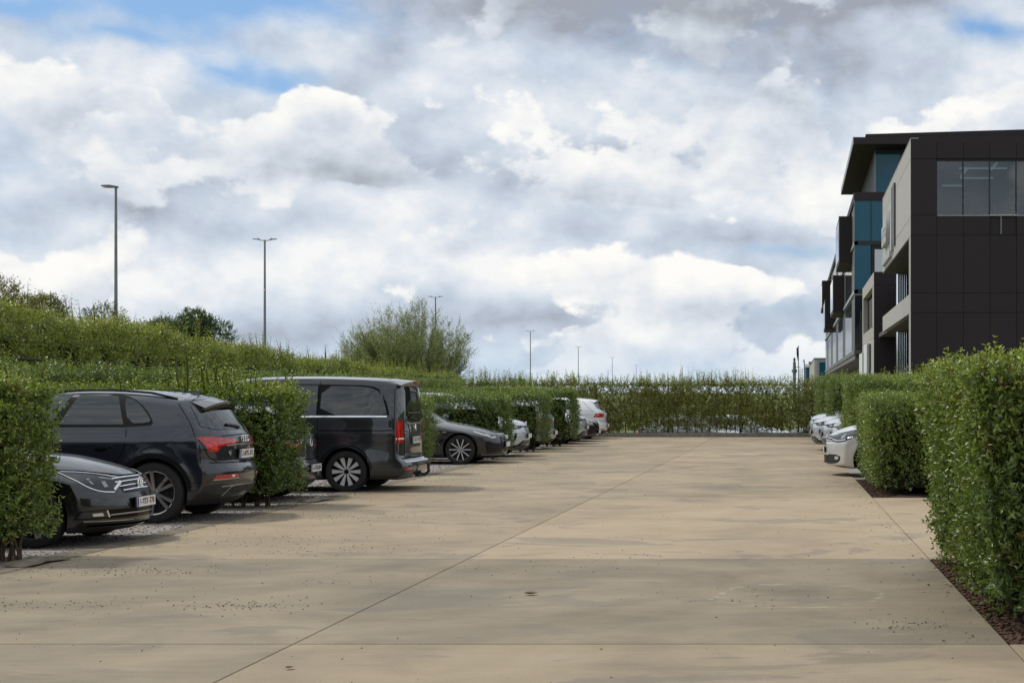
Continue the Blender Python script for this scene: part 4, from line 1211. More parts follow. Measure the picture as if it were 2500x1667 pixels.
# projecting boxes
for y0, y1, z0, z1 in ((148.6, 160.0, 13.4, 17.65), (171.0, 183.0, 10.0, 13.9), (236.0, 249.0, 13.7, 17.8), (215.0, 225.0, 9.9, 13.9)):
    o = MB().box(4.16, BX + .3, y0, y1, z0, z1).build('projecting_box', M['panel'], OB); o.location = OBL
    boxo('window', M['glass'], (4.12, 4.15, y0 + .5, y1 - .5, z0 + .35, z1 - .35), o)
    boxo('pale_edge_strip', M['fin'], (4.10, 4.16, y0 - .01, y0 + .25, z0, z1), o)  # pale strip stands in for the lit edge of the box
# top floor under the floating roof
ob('penthouse', M['void'], (7.3, 40, 143.3, 200, 18.6, 22.8))
ob('front_window', M['blue_glass'], (7.22, 9.35, 143.1, 143.2, 18.9, 22.6)); ob('front_window', M['blue_glass'], (9.42, 14.0, 143.1, 143.2, 18.9, 22.6))
ob('mullion', M['frame'], (9.35, 9.42, 143.0, 143.2, 18.9, 22.6)); ob('window_head', M['frame'], (7.18, 14, 143.0, 143.22, 22.6, 22.88))
y = 143.4
while y < 178:
    ob('side_fin', M['fin'], (7.08, 7.28, y, y + .12, 18.8, 22.85)); y += 1.6
rf = MB(); rf.box(5.15, 60, 140.0, 176, 22.9, 23.48)
o = rf.build('roof', M['panel'], OB); o.location = OBL
boxo('pale_edge_strip', M['fin'], (5.10, 5.148, 140.0, 176.0, 22.88, 23.5), o)
up = MB(); up.add([(6.2, 140.4, 23.48), (60, 140.4, 23.48), (60, 175, 23.48), (6.2, 175, 23.48), (6.2, 140.4, 23.80), (60, 140.4, 25.4), (60, 175, 25.4), (6.2, 175, 23.80)],
                  [(0, 3, 2, 1), (4, 5, 6, 7), (0, 1, 5, 4), (1, 2, 6, 5), (2, 3, 7, 6), (3, 0, 4, 7)])
up.build('roof_upstand', M['panel'], o)

# ---- glass buildings farther along
FB = empty('glass_building', (4.2, 327, -0.78)); tag(FB, 'small blue glass office with a pale side wall beyond the dark office', 'building')
for nm, mt, b in (('side_wall', 'panel_side', (0, .5, 0, 100, 0, 9.2)), ('front_window', 'blue_glass', (1.0, 12, .1, .3, .6, 8.5)), ('frame', 'fin', (.5, 12, 0, .12, 8.5, 9.2)),
                  ('frame', 'fin', (.5, 1.0, 0, .12, 0, 8.5)), ('wall', 'void', (.5, 14, .32, 99, 0, 9.0)), ('roof', 'panel_grey', (-.1, 14, -.2, 100, 9.2, 9.35))):
    boxo(nm, M[mt], b, FB)
FB = empty('glass_building', (3.1, 450, -0.78)); tag(FB, 'farthest glass office with a white roof edge next to the masts', 'building')
for nm, mt, b in (('wall', 'blue_glass', (.3, 20, .2, 60, 0, 9.4)), ('roof', 'white_paint', (0, 20, 0, 60, 9.4, 10.2)), ('corner_post', 'fin', (0, .4, 0, .4, 0, 9.4)), ('plant_room', 'panel_grey', (1.2, 6, 3, 20, 10.2, 11.0))):
    boxo(nm, M[mt], b, FB)
# ------------------------------------------------------------------ cars
def pchip(pts):
    xs = np.array([p[0] for p in pts], float); ys = np.array([p[1] for p in pts], float)
    h = np.diff(xs); dl = np.diff(ys) / h
    m = np.zeros(len(xs))
    m[0], m[-1] = dl[0], dl[-1]
    for i in range(1, len(xs) - 1):
        if dl[i - 1] * dl[i] > 0:
            w1, w2 = 2 * h[i] + h[i - 1], h[i] + 2 * h[i - 1]
            m[i] = (w1 + w2) / (w1 / dl[i - 1] + w2 / dl[i])
    def f(x):
        x = np.clip(np.asarray(x, float), xs[0], xs[-1])
        i = np.clip(np.searchsorted(xs, x) - 1, 0, len(h) - 1)
        t = (x - xs[i]) / h[i]
        return ((1 + 2 * t) * (1 - t) ** 2 * ys[i] + t * (1 - t) ** 2 * h[i] * m[i] + t * t * (3 - 2 * t) * ys[i + 1] + t * t * (t - 1) * h[i] * m[i + 1])
    return f

def chaikin(poly, n, closed=True):
    for _ in range(n):
        out = []
        m = len(poly)
        for i in range(m if closed else m - 1):
            a, b = poly[i], poly[(i + 1) % m]
            out += [(a[0] * .75 + b[0] * .25, a[1] * .75 + b[1] * .25), (a[0] * .25 + b[0] * .75, a[1] * .25 + b[1] * .75)]
        poly = out if closed else [poly[0]] + out + [poly[-1]]
    return poly

CS = 1.04    # car scale
class Car:
    def __init__(self, sp, paint, label, cat, group, nu=84, nv=26, nw=26):
        self.sp = sp
        self.root = empty('parked_car', sc=CS); tag(self.root, label, cat, group)
        self.paint = paint
        self.L, self.W, self.H = sp['L'], sp['W'], sp['H']
        self.body_mesh(nu, nv, nw)
    # ---- body shell
    def body_mesh(self, nu, nv, nw):
        sp = self.sp; L, W, H = self.L, self.W, self.H
        prof = pchip(sp['prof']); F = pchip(sp['front']); Rr = pchip(sp['rear'])
        belt = pchip(sp['belt']); plan = pchip(sp['plan']); sect = pchip(sp['sect'])
        crown = pchip(sp.get('crown', [(0, .05), (L, .04)]))
        s0, s1 = sp['prof'][0][0], sp['prof'][-1][0]
        q = np.linspace(0, 1, nu); q = q - 0.10 * np.sin(2 * np.pi * q)
        S = s0 + (s1 - s0) * q; Zt = prof(S)
        t = np.clip((S - F(Zt)) / (Rr(Zt) - F(Zt)), 0, 1)
        e = np.linspace(-1, 1, nv); v = e + 0.12 * np.sin(np.pi * e); v = v / np.abs(v).max()
        w = np.linspace(0, 1, nw)
        I, J, K = np.meshgrid(np.arange(nu), np.arange(nv), np.arange(nw), indexing='ij')
        surf = (I == 0) | (I == nu - 1) | (J == 0) | (J == nv - 1) | (K == 0) | (K == nw - 1)
        ids = -np.ones(I.shape, int); ids[surf] = np.arange(surf.sum())
        i, j, k = I[surf], J[surf], K[surf]
        vv, ww = v[j], w[k]; av = np.abs(vv)
        zb = sp['zb']
        zt = Zt[i] - crown(S[i]) * av ** 2.4
        z = zb + ww * (zt - zb)
        cF, cR = sp.get('cF', .28), sp.get('cR', .2)
        fr = F(z) + cF * av ** sp.get('pF', 2.4); re = Rr(z) - cR * av ** sp.get('pR', 2.6)
        s = fr + t[i] * (re - fr)
        y = vv * self.half(s, z, belt, plan, sect)
        co = np.stack([-s, y, z], 1)
        quads = []
        def face(A):
            quads.append(np.stack([A[:-1, :-1], A[1:, :-1], A[1:, 1:], A[:-1, 1:]], -1).reshape(-1, 4))
        face(ids[0]); face(ids[-1][:, ::-1]); face(ids[:, 0][:, ::-1]); face(ids[:, -1]); face(ids[:, :, 0]); face(ids[:, :, -1][:, ::-1])
        Q = np.concatenate(quads)
        # soften only around the box edges so the shell keeps its section
        ed = np.concatenate([Q[:, [0, 1]], Q[:, [1, 2]], Q[:, [2, 3]], Q[:, [3, 0]]])
        di = np.stack([np.minimum(i, nu - 1 - i), np.minimum(j, nv - 1 - j), np.minimum(k, nw - 1 - k)], 1)
        di = np.sort(di, axis=1)
        near = np.clip(1.0 - (di[:, 1] - 1) / 3.0, 0.12, 1.0)
        for it in range(sp.get('soft', 5)):
            acc = np.zeros_like(co); cnt = np.zeros(len(co))
            np.add.at(acc, ed[:, 0], co[ed[:, 1]]); np.add.at(cnt, ed[:, 0], 1)
            np.add.at(acc, ed[:, 1], co[ed[:, 0]]); np.add.at(cnt, ed[:, 1], 1)
            co += (acc / cnt[:, None] - co) * (0.55 * near)[:, None]
        bm = bmesh.new()
        vs_ = [bm.verts.new(c) for c in co]
        for f in Q: bm.faces.new([vs_[a] for a in f])
        bmesh.ops.recalc_face_normals(bm, faces=bm.faces[:])
        clad = sp.get('clad', .26)
        for f in bm.faces:
            if f.calc_center_median().z < clad: f.material_index = 2
        self.bvh = BVHTree.FromBMesh(bm)
        me = bpy.data.meshes.new('body'); bm.to_mesh(me); bm.free()
        for mt in (self.paint, M['wheel_dark'], M['black_plastic']): me.materials.append(mt)
        # wheel arches are cut out of the shell
        cut = MB()
        ra = sp['r'] + sp.get('arch', .055)
        for sw in (sp['fo'], sp['fo'] + sp['wb']):
            for sg in (-1, 1):
                pr = [(ra * math.cos(a), ra * math.sin(a)) for a in np.linspace(0, 2 * math.pi, 41)[:-1]]
                cut.prism([(-sw + px, sp['r'] + pz) for px, pz in pr], 1, sg * (W / 2 - .36), sg * (W / 2 + .3))
        cm = bpy.data.meshes.new('cut'); cm.from_pydata(cut.v, [], cut.f)
        b2 = bmesh.new(); b2.from_mesh(cm); bmesh.ops.recalc_face_normals(b2, faces=b2.faces[:])
        for f in b2.faces: f.material_index = 1
        b2.to_mesh(cm); b2.free()
        for mt in (self.paint, M['wheel_dark'], M['black_plastic']): cm.materials.append(mt)
        to = bpy.data.objects.new('tmp', me); co_ = bpy.data.objects.new('cut', cm)
        COL.objects.link(to); COL.objects.link(co_)
        md = to.modifiers.new('b', 'BOOLEAN'); md.operation = 'DIFFERENCE'; md.object = co_; md.solver = 'EXACT'
        dg = bpy.context.evaluated_depsgraph_get(); dg.update()
        res = bpy.data.meshes.new_from_object(to.evaluated_get(dg))
        bpy.data.objects.remove(to); bpy.data.objects.remove(co_)
        res.name = 'body'
        res.polygons.foreach_set('use_smooth', np.ones(len(res.polygons), dtype=bool))
        res.set_sharp_from_angle(angle=R(42))
        self.body = link_mesh('body', res, self.root)
    def half(self, s, z, belt, plan, sect):
        sp = self.sp
        b = belt(s); base = plan(s)
        rt = sp['roofw'] / (self.W / 2)
        rb = sect(b)
        fr = np.clip((z - b) / (self.H - b), 0, 1)
        f = np.where(z < b, sect(z), rb - (rb - rt) * (0.72 * fr + 0.28 * fr ** 2))
        hw = base * f
        fl = sp.get('flare', .012)
        for sw in (sp['fo'], sp['fo'] + sp['wb']):
            d = np.hypot(s - sw, z - sp['r'])
            hw = hw + fl * np.exp(-((d - sp['r'] - .07) / .07) ** 2) * (z < b)
        for (za, zc, am, sa, sb) in sp.get('creases', ()):      # (height at front, at rear, depth, from, to)
            zz = za + (zc - za) * np.clip(s / self.L, 0, 1)
            on = np.clip((s - sa) / .3, 0, 1) * np.clip((sb - s) / .3, 0, 1)
            hw = hw + am * on * np.clip(1 - np.abs(z - zz) / .06, 0, 1) * np.where(z > zz, 1, .6)
        return hw
    # ---- projection of outlines on to the shell
    def ray(self, view, a, b):
        L, W = self.L, self.W
        if view in ('L', 'R'):
            sg = 1 if view == 'L' else -1
            o, d = Vector((-a, sg * 3, b)), Vector((0, -sg, 0))
        elif view == 'F': o, d = Vector((3, a, b)), Vector((-1, 0, 0))
        elif view == 'B': o, d = Vector((-L - 3, a, b)), Vector((1, 0, 0))
        elif view == 'T': o, d = Vector((-a, b, 4)), Vector((0, 0, -1))
        else:                                                     # ('f'|'b', side, angle)
            end, sg, phi = view
            c, s_ = math.cos(phi), math.sin(phi)
            if end == 'f': out = Vector((c, sg * s_, 0)); e = Vector((s_, -sg * c, 0)); cor = Vector((0, sg * W / 2, 0))
            else: out = Vector((-c, sg * s_, 0)); e = Vector((-s_, -sg * c, 0)); cor = Vector((-L, sg * W / 2, 0))
            o = cor + e * a + out * 3 + Vector((0, 0, b)); d = -out
        hit, n, _, _ = self.bvh.ray_cast(o, d)
        if hit is None:
            # walk to the nearest point of the shell seen from the outline's own side
            p = o + d * 3.0
            hit, n, _, _ = self.bvh.find_nearest(p)
        if n.dot(d) > 0: n = -n
        return hit, n, d
    def patch(self, name, poly, view, mat, off=.004, res=.07, rnd=0, parent=None, depth=.014, label=None):
        if rnd: poly = chaikin(poly, rnd)
        bm = bmesh.new()
        vs_ = [bm.verts.new((p[0], p[1], 0)) for p in poly]
        bm.faces.new(vs_)
        for ax in (0, 1):
            lo = min(p[ax] for p in poly); hi = max(p[ax] for p in poly)
            n = int((hi - lo) / res)
            for k in range(1, n + 1):
                c = [0, 0, 0]; c[ax] = lo + (hi - lo) * k / (n + 1); nn = [0, 0, 0]; nn[ax] = 1
                bmesh.ops.bisect_plane(bm, geom=bm.verts[:] + bm.edges[:] + bm.faces[:], plane_co=c, plane_no=nn, dist=1e-5)
        bmesh.ops.triangulate(bm, faces=bm.faces[:])
        bm.verts.ensure_lookup_table()
        bnd = [(e.verts[0].index, e.verts[1].index) for e in bm.edges if len(e.link_faces) == 1]
        flat = [(v.co.x, v.co.y) for v in bm.verts]
        faces = [tuple(v.index for v in f.verts) for f in bm.faces]
        bm.free()
        top, low = [], []
        for a, b in flat:
            h, n, d = self.ray(view, a, b)
            top.append(h + n * off); low.append(h + n * off - n * depth)
        nv = len(top)
        used = sorted({i for e in bnd for i in e}); mp = {i: nv + k for k, i in enumerate(used)}
        vs2 = top + [low[i] for i in used]
        fs = faces + [(a, b, mp[b], mp[a]) for a, b in bnd]
        me = bpy.data.meshes.new(name); me.from_pydata([tuple(v) for v in vs2], [], fs)
        b3 = bmesh.new(); b3.from_mesh(me); bmesh.ops.recalc_face_normals(b3, faces=b3.faces[:])
        # face outwards
        ray_d = self.ray(view, *flat[0])[2]
        tot = sum((f.normal.dot(ray_d) * f.calc_area() for f in b3.faces if len(f.verts) == 3), 0.0)
        if tot > 0: bmesh.ops.reverse_faces(b3, faces=b3.faces[:])
        b3.to_mesh(me); b3.free()
        me.materials.append(mat)
        me.polygons.foreach_set('use_smooth', np.ones(len(me.polygons), dtype=bool)); me.set_sharp_from_angle(angle=R(35))
        o = link_mesh(name, me, parent or self.root)
        if label: o['label'] = label
        return o
    def strip(self, name, line, view, width, mat, off=.0015, parent=None, step=.06, depth=.004, rnd=0):
        if rnd: line = chaikin(line, rnd, False)
        pts = [line[0]]
        for a, b in zip(line[:-1], line[1:]):
            n = max(1, int(math.hypot(b[0] - a[0], b[1] - a[1]) / step))
            for k in range(1, n + 1): pts.append((a[0] + (b[0] - a[0]) * k / n, a[1] + (b[1] - a[1]) * k / n))
        vs_, fs = [], []
        for i, p in enumerate(pts):
            a, b = pts[max(i - 1, 0)], pts[min(i + 1, len(pts) - 1)]
            tx, tz = b[0] - a[0], b[1] - a[1]; l = math.hypot(tx, tz) or 1
            nx, nz = -tz / l * width / 2, tx / l * width / 2
            for sg in (-1, 1):
                h, n, d = self.ray(view, p[0] + nx * sg, p[1] + nz * sg)
                vs_.append(h + n * off); vs_.append(h + n * (off - depth))
        for i in range(len(pts) - 1):
            b = i * 4
            fs += [(b, b + 2, b + 6, b + 4), (b + 1, b, b + 4, b + 5), (b + 2, b + 3, b + 7, b + 6)]
        me = bpy.data.meshes.new(name); me.from_pydata([tuple(v) for v in vs_], [], fs)
        me.materials.append(mat)
        return link_mesh(name, me, parent or self.root)
    def both(self, fn):
        for sg in (-1, 1): fn(sg, 'L' if sg > 0 else 'R')
    # ---- fittings
    def frame_at(self, view, a, b, slant=None):
        h, n, d = self.ray(view, a, b)
        out = -d
        if slant is not None: out = (out * math.cos(slant) + Vector((0, 0, math.sin(slant)))).normalized()
        right = Vector((0, 0, 1)).cross(out).normalized()
        up = out.cross(right)
        return Matrix((( right.x, up.x, out.x, h.x), (right.y, up.y, out.y, h.y), (right.z, up.z, out.z, h.z), (0, 0, 0, 1)))
    def plate(self, view, a, b, text, slant=0.0, off=.012):
        mt = self.frame_at(view, a, b, slant) @ Matrix.Translation((0, 0, off))
        o = MB().box(-.265, .265, -.06, .06, -.012, .006).build('number_plate_holder', M['black_plastic'], self.root); o.matrix_local = mt
        o = MB().box(-.26, .26, -.055, .055, .004, .011).build('number_plate', M['plate_white'], self.root); o.matrix_local = mt
        boxo('country_strip', M['plate_blue'], (-.258, -.215, -.053, .053, .0113, .0125), o)
        if not text: return
        me = PLATE_CACHE.get(text)
        if me is None:
            me = text_mesh(text, .098, 0.0006, .0012); me.materials.append(M['plate_red']); PLATE_CACHE[text] = me
            xs_ = [v.co.x for v in me.vertices]; wd = max(xs_) - min(xs_)
            for v in me.vertices: v.co.x *= .40 / wd
        t = link_mesh('plate_lettering', me, o); t.location = (.02, 0, .0135)
    def ring_badge(self, view, a, b, r, glyph, slant=0.0, off=.008, mat=None, squash=1.0):
        mt = self.frame_at(view, a, b, slant) @ Matrix.Translation((0, 0, off))
        mat = mat or M['chrome']
        def torus(cx, R0, rr):
            mb = MB(); n = 24
            for i in range(n):
                a_ = 2 * math.pi * i / n
            mb.tube([(cx + R0 * math.cos(2 * math.pi * i / n), R0 * squash * math.sin(2 * math.pi * i / n), 0) for i in range(n + 1)], rr, 5, caps=False)
            return mb
        if glyph == 'rings':
            mb = MB()
            for k in range(4): t_ = torus((k - 1.5) * r * 1.35, r * .86, r * .13); mb.add(t_.v, t_.f)
        else:
            mb = torus(0, r, r * .12)
            if glyph == 'vw':
                for ln in (((-.42, .78), (0, .05), (.42, .78)), ((-.80, .45), (-.38, -.85), (0, .0), (.38, -.85), (.80, .45))):
                    mb.tube([(p[0] * r, p[1] * r, 0) for p in ln], r * .10, 4)
            elif glyph == 'star':
                for k in range(3):
                    an = math.pi / 2 + k * 2 * math.pi / 3
                    mb.tube([(0, 0, 0), (r * math.cos(an), r * math.sin(an), 0)], [r * .2, r * .04], 4)
            elif glyph == 'bolt': mb.tube([(-r * 1.1, -.1 * r, 0), (.25 * r, -.12 * r, 0), (-.25 * r, .12 * r, 0), (r * 1.1, .1 * r, 0)], r * .11, 4)
            elif glyph == 'wing': mb.tube([(-r * .9, .35 * r, 0), (-.4 * r, .25 * r, 0), (0, -.2 * r, 0), (.4 * r, .25 * r, 0), (r * .9, .35 * r, 0)], r * .1, 4)
        o = mb.build('badge', mat, self.root, smooth=True); o.matrix_local = mt
        return o
    def wheel(self, s, sg, style, r=None, w=.225):
        r = r or self.sp['r']; rr = r * style.get('rim', .72)
        cy = sg * (self.W / 2 - w / 2 - style.get('inset', .025))
        h = w / 2
        rim = MB()
        rim.lathe_y([(rr * 1.0, sg * h * .93), (rr * 1.03, sg * h * .80), (rr * .95, sg * h * .72), (rr * .90, 0), (rr * .92, -sg * h * .8)], 40)
        o = rim.build('wheel', style['lip'], self.root, smooth=True); o.location = (-s, cy, r)
        ty = MB(); ty.lathe_y([(rr, -h * .92), (r * .90, -h), (r * .965, -h * .95), (r, -h * .78), (r, -h * .3), (r * .992, -h * .27), (r * .992, -h * .2), (r, -h * .17), (r, h * .17), (r * .992, h * .2), (r * .992, h * .27), (r, h * .3), (r, h * .78), (r * .965, h * .95), (r * .90, h), (rr, h * .92)], 48, close=True)
        ty.build('tyre', M['tyre'], o, smooth=True)
        dk = MB(); dk.lathe_y([(.001, sg * h * .12), (rr * .93, sg * h * .10)], 32)
        dk.lathe_y([(.001, sg * h * .22), (rr * .62, sg * h * .22), (rr * .62, sg * h * .10)], 32)
        dk.build('brake_disc', M['wheel_dark'], o)
        hb = MB(); hb.lathe_y([(.001, sg * h * .72), (r * .10, sg * h * .70), (r * .13, sg * h * .55), (r * .14, sg * h * .2)], 20)
        hb.build('hub', style['hub'], o, smooth=True)
        n = style['n']; sh = None
        for k in range(n):
            base = 2 * math.pi * k / n + style.get('phase', 0)
            for da in style.get('pair', (0,)):
                if sh is None:
                    r0, r1 = r * .10, rr * .97; w0, w1 = style['w0'], style['w1']
                    y0, y1 = sg * h * .62, sg * h * style.get('yo', .80)
                    tk = sg * .03
                    vv = [(r0, y0, -w0 / 2), (r0, y0, w0 / 2), (r1, y1, w1 / 2), (r1, y1, -w1 / 2), (r0, y0 - tk, -w0 / 2), (r0, y0 - tk, w0 / 2), (r1, y1 - tk, w1 / 2), (r1, y1 - tk, -w1 / 2)]
                    so = MB().add(vv, [(0, 1, 2, 3), (4, 7, 6, 5), (0, 4, 5, 1), (1, 5, 6, 2), (2, 6, 7, 3), (3, 7, 4, 0)]).build('spoke', style['face'], o); sh = so.data
                else: so = link_mesh('spoke', sh, o)
                so.rotation_euler = (0, base + da, 0)
    def wheels(self, style, both=True, w=.225):
        for s in (self.sp['fo'], self.sp['fo'] + self.sp['wb']):
            for sg in ((-1, 1)): self.wheel(s, sg, style, w=w)
    def mirrors(self, s, z, size=1.0):
        for sg, vw in ((-1, 'R'), (1, 'L')):
            h, n, d = self.ray(vw, s, z)
            bm = bmesh.new(); bmesh.ops.create_uvsphere(bm, u_segments=16, v_segments=10, radius=1)
            for v in bm.verts:
                x, y, zz = v.co
                if x < 0: x *= .35
                v.co = Vector((x * .12, y * .12, zz * .085)) * size
            me = bpy.data.meshes.new('mirror'); bm.to_mesh(me); bm.free(); me.materials.append(self.paint)
            me.polygons.foreach_set('use_smooth', np.ones(len(me.polygons), dtype=bool))
            o = link_mesh('mirror', me, self.root); o.location = h + Vector((0, sg * .14, .04))
            MB().tube([tuple(h - Vector((0, sg * .03, 0))), tuple(h + Vector((0, sg * .09, .01)))], [.03, .022], 8).build('mirror_arm', M['gloss_black'], self.root)
    def rails(self, sa, sb, yoff, mat):
        for sg in (-1, 1):
            pts = []
            for k in range(13):
                t = k / 12; s = sa + (sb - sa) * t
                h, n, d = self.ray('T', s, sg * yoff)
                lift = .028 * min(1, 6 * t, 6 * (1 - t)) + .004
                pts.append((h.x, h.y, h.z + lift))
            MB().tube(pts, .016, 6).build('roof_rail', mat, self.root, smooth=True)
    def windscreen(self, s0, s1, y0, y1, bow=.12, mat=None):
        n = 6; base = [(s0 + bow * (abs(t) ** 2), t * y0) for t in np.linspace(-1, 1, n * 2 + 1)]
        top = [(s1 + bow * .6 * (abs(t) ** 2), t * y1) for t in np.linspace(1, -1, n * 2 + 1)]
        self.patch('windscreen', base + top, 'T', mat or M['clear_car_glass'], off=.003, res=.12)
    def spoiler(self, sA, sB, dz, yh, thick, mat, under=True):
        vs_, fs = [], []
        n = 15
        for k in range(n):
            t = -1 + 2 * k / (n - 1); y = t * yh
            hA, _, _ = self.ray('T', sA, y)
            bow = .10 * t * t
            zB = hA.z - dz - .03 * t * t
            vs_ += [(hA.x, y, hA.z + .004), (-(sB - bow), y, zB), (-(sB - bow) + .012, y * .99, zB - thick), (hA.x - .02, y, hA.z - thick - .05)]
        for k in range(n - 1):
            b = k * 4
            for q in range(4): fs.append((b + q, b + (q + 1) % 4, b + 4 + (q + 1) % 4, b + 4 + q))
        fs += [(0, 1, 2, 3), tuple((n - 1) * 4 + q for q in (3, 2, 1, 0))]
        me = bpy.data.meshes.new('spoiler'); me.from_pydata(vs_, [], fs)
        bm = bmesh.new(); bm.from_mesh(me); bmesh.ops.recalc_face_normals(bm, faces=bm.faces[:]); bm.to_mesh(me); bm.free()
        me.materials.append(mat); me.polygons.foreach_set('use_smooth', np.ones(len(me.polygons), dtype=bool)); me.set_sharp_from_angle(angle=R(30))
        return link_mesh('spoiler', me, self.root)
    def fin_antenna(self, s):
        h, n, d = self.ray('T', s, 0)
        MB().add([(h.x + .08, 0, h.z), (h.x - .07, -.025, h.z), (h.x - .07, .025, h.z), (h.x - .06, 0, h.z + .06)], [(0, 1, 3), (0, 3, 2), (1, 2, 3), (0, 2, 1)]).build('antenna', self.paint, self.root)
    def place(self, x_end, y, nose_out):
        """x_end: where the aisle end of the car is; nose_out: +1 nose to +X, -1 nose to -X, 0 rear to +X"""
        if nose_out == 1: self.root.location = (x_end, y, -0.012)
        elif nose_out == -1: self.root.location = (x_end, y, -0.014); self.root.rotation_euler = (0, 0, math.pi)
        else: self.root.location = (x_end - self.L * CS, y, -0.012); self.root.rotation_euler = (0, 0, math.pi)
PLATE_CACHE = {}
ST_BRIGHT = dict(n=5, pair=(-.2, .2), w0=.03, w1=.045, face=M['alloy'], lip=M['alloy'], hub=M['alloy'])
ST_TEN = dict(n=10, w0=.015, w1=.02, face=M['polished'], lip=M['alloy_dark'], hub=M['satin'], rim=.76)
ST_VAN = dict(n=10, w0=.018, w1=.075, face=M['polished'], lip=M['gloss_black'], hub=M['gloss_black'], rim=.73, yo=.7)
ST_DARK = dict(n=5, w0=.05, w1=.06, face=M['alloy'], lip=M['alloy_dark'], hub=M['alloy'])

def plan_of(L, W, f=.84, r=.86):
    h = W / 2
    return [(0, h * f), (.35, h * .955), (.8, h * .99), (1.4, h), (L - 1.4, h), (L - .7, h * .985), (L - .25, h * .94), (L, h * r)]
SECT = [(.15, .90), (.26, .945), (.40, .972), (.58, .99), (.74, 1.0), (.86, .995), (.97, .975), (1.10, .95), (1.3, .92)]
GC = 'cars parked in the bays'

# ---------------------------------------------------------------- dark estate-style SUV, rear to the aisle
def make_suv():
    L = 4.66
    sp = dict(L=L, W=1.89, H=1.63, r=.372, fo=.88, wb=2.88, zb=.21, roofw=.60, clad=.30, arch=.05, flare=.02,
              prof=[(.12, .86), (.4, .98), (1.2, 1.09), (1.45, 1.13), (2.15, 1.54), (2.55, 1.615), (3.1, 1.63), (3.7, 1.60), (4.2, 1.525)],
              front=[(.2, .15), (.45, .02), (.6, 0), (.88, .10)],
              rear=[(.21, 4.42), (.30, 4.54), (.42, 4.62), (.56, 4.66), (.66, 4.655), (.71, 4.60), (.95, 4.60), (1.05, 4.585), (1.11, 4.54), (1.3, 4.40), (1.53, 4.2)],
              belt=[(0, 1.0), (1.5, 1.14), (L, 1.18)], plan=plan_of(L, 1.89, .84, .90),
              sect=[(.15, .90), (.26, .945), (.38, .97), (.55, .978), (.72, .99), (.90, 1.0), (1.0, .995), (1.06, .975), (1.2, .945), (1.4, .91)],
              creases=((.95, 1.02, .012, .4, 4.5),), cR=.26, cF=.3)
    c = Car(sp, M['paint_blueblack'], 'near-black estate-style car parked tail out behind the black saloon', 'car', GC, 96, 30, 34)
    for v in 'LR':
        c.patch('window_frame', chaikin([(1.62, 1.16), (2.20, 1.52), (2.6, 1.595), (3.2, 1.575), (3.42, 1.535), (3.62, 1.40), (3.755, 1.225), (3.70, 1.185), (2.6, 1.175)], 1), v, M['rubber'], .003)
        c.patch('side_window', [(1.74, 1.19), (2.24, 1.50), (2.60, 1.565), (2.655, 1.565), (2.47, 1.195)], v, M['clear_car_glass'], .007)
        c.patch('side_window', [(2.575, 1.20), (2.745, 1.565), (3.20, 1.545), (3.245, 1.53), (3.385, 1.20)], v, M['car_glass'], .007)
        c.patch('side_window', chaikin([(3.315, 1.525), (3.44, 1.21), (3.69, 1.22), (3.715, 1.26), (3.56, 1.42), (3.44, 1.505)], 1), v, M['car_glass'], .007)
        c.strip('window_trim', [(1.6, 1.165), (2.6, 1.175), (3.40, 1.178), (3.72, 1.20)], v, .014, M['gloss_black'], .008)
        c.strip('door_seam', [(2.62, 1.58), (2.55, 1.20), (2.46, .98), (2.46, .40)], v, .007, M['seam'], rnd=1)
        c.strip('door_seam', [(3.28, 1.55), (3.42, 1.19), (3.43, 1.02), (3.40, .86), (3.27, .72), (3.16, .56), (3.14, .42)], v, .007, M['seam'], rnd=1)
        c.strip('sill_trim', [(1.3, .33), (3.25, .33)], v, .05, M['black_plastic'], .01)
        c.patch('door_handle', chaikin([(3.02, .955), (3.26, .965), (3.27, .93), (3.03, .915)], 1), v, c.paint, .022, depth=.03)
        c.strip('handle_recess', [(3.05, .90), (3.12, .885), (3.2, .905)], v, .03, M['seam'], .002)
        # arch trim
        for sw in (sp['fo'], sp['fo'] + sp['wb']):
            c.strip('arch_trim', [(sw + .455 * math.cos(a), .372 + .455 * math.sin(a)) for a in np.linspace(.12, math.pi - .12, 15)], v, .055, M['gloss_black'], .006)
    for sg in (-1, 1):
        vw = ('b', sg, R(45))
        tl = c.patch('tail_light', [(-.225, 1.045), (-.05, 1.05), (.40, 1.015), (.43, .955), (.13, .925), (.085, .865), (-.06, .865), (-.13, .955)], vw, M['red_lens'], .006, res=.05)
        c.patch('lamp_core', [(-.10, .965), (.02, .945), (.08, .90), (.06, .885), (-.02, .90), (-.10, .945)], vw, M['red_bright'], .010, res=.05, parent=tl)
        c.strip('lamp_line', [(-.15, 1.02), (-.02, .99), (.05, .935), (.36, .97)], vw, .012, M['red_bright'], .010, parent=tl)
        c.strip('tailgate_seam', [(-.235, 1.06), (-.16, .96), (-.06, .80), (.06, .74)], vw, .008, M['seam'], .003)
        c.strip('tailgate_seam', [(-.235, 1.07), (-.25, 1.2), (-.30, 1.45)], vw, .008, M['seam'], .003)
        c.patch('rear_reflector', [(.02, .575), (.40, .585), (.40, .54), (.0, .53)], vw, M['red_lens'], .006)
        c.patch('reversing_lamp', [(.28, .572), (.33, .575), (.33, .552), (.28, .55)], vw, M['lamp_white'], .009)
        c.strip('bumper_trim', [(-.02, .522), (.42, .53)], vw, .010, M['satin'], .006)
        c.patch('exhaust_trim', [(.20, .36), (.30, .425), (.62, .43), (.62, .36), (.45, .33)], vw, M['black_plastic'], .012)
        c.strip('exhaust_trim_line', [(.16, .32), (.29, .435), (.40, .45)], vw, .016, M['satin'], .014)
        c.strip('bumper_seam', [(-.60, .50), (-.30, .49), (-.05, .505)], vw, .006, M['seam'])
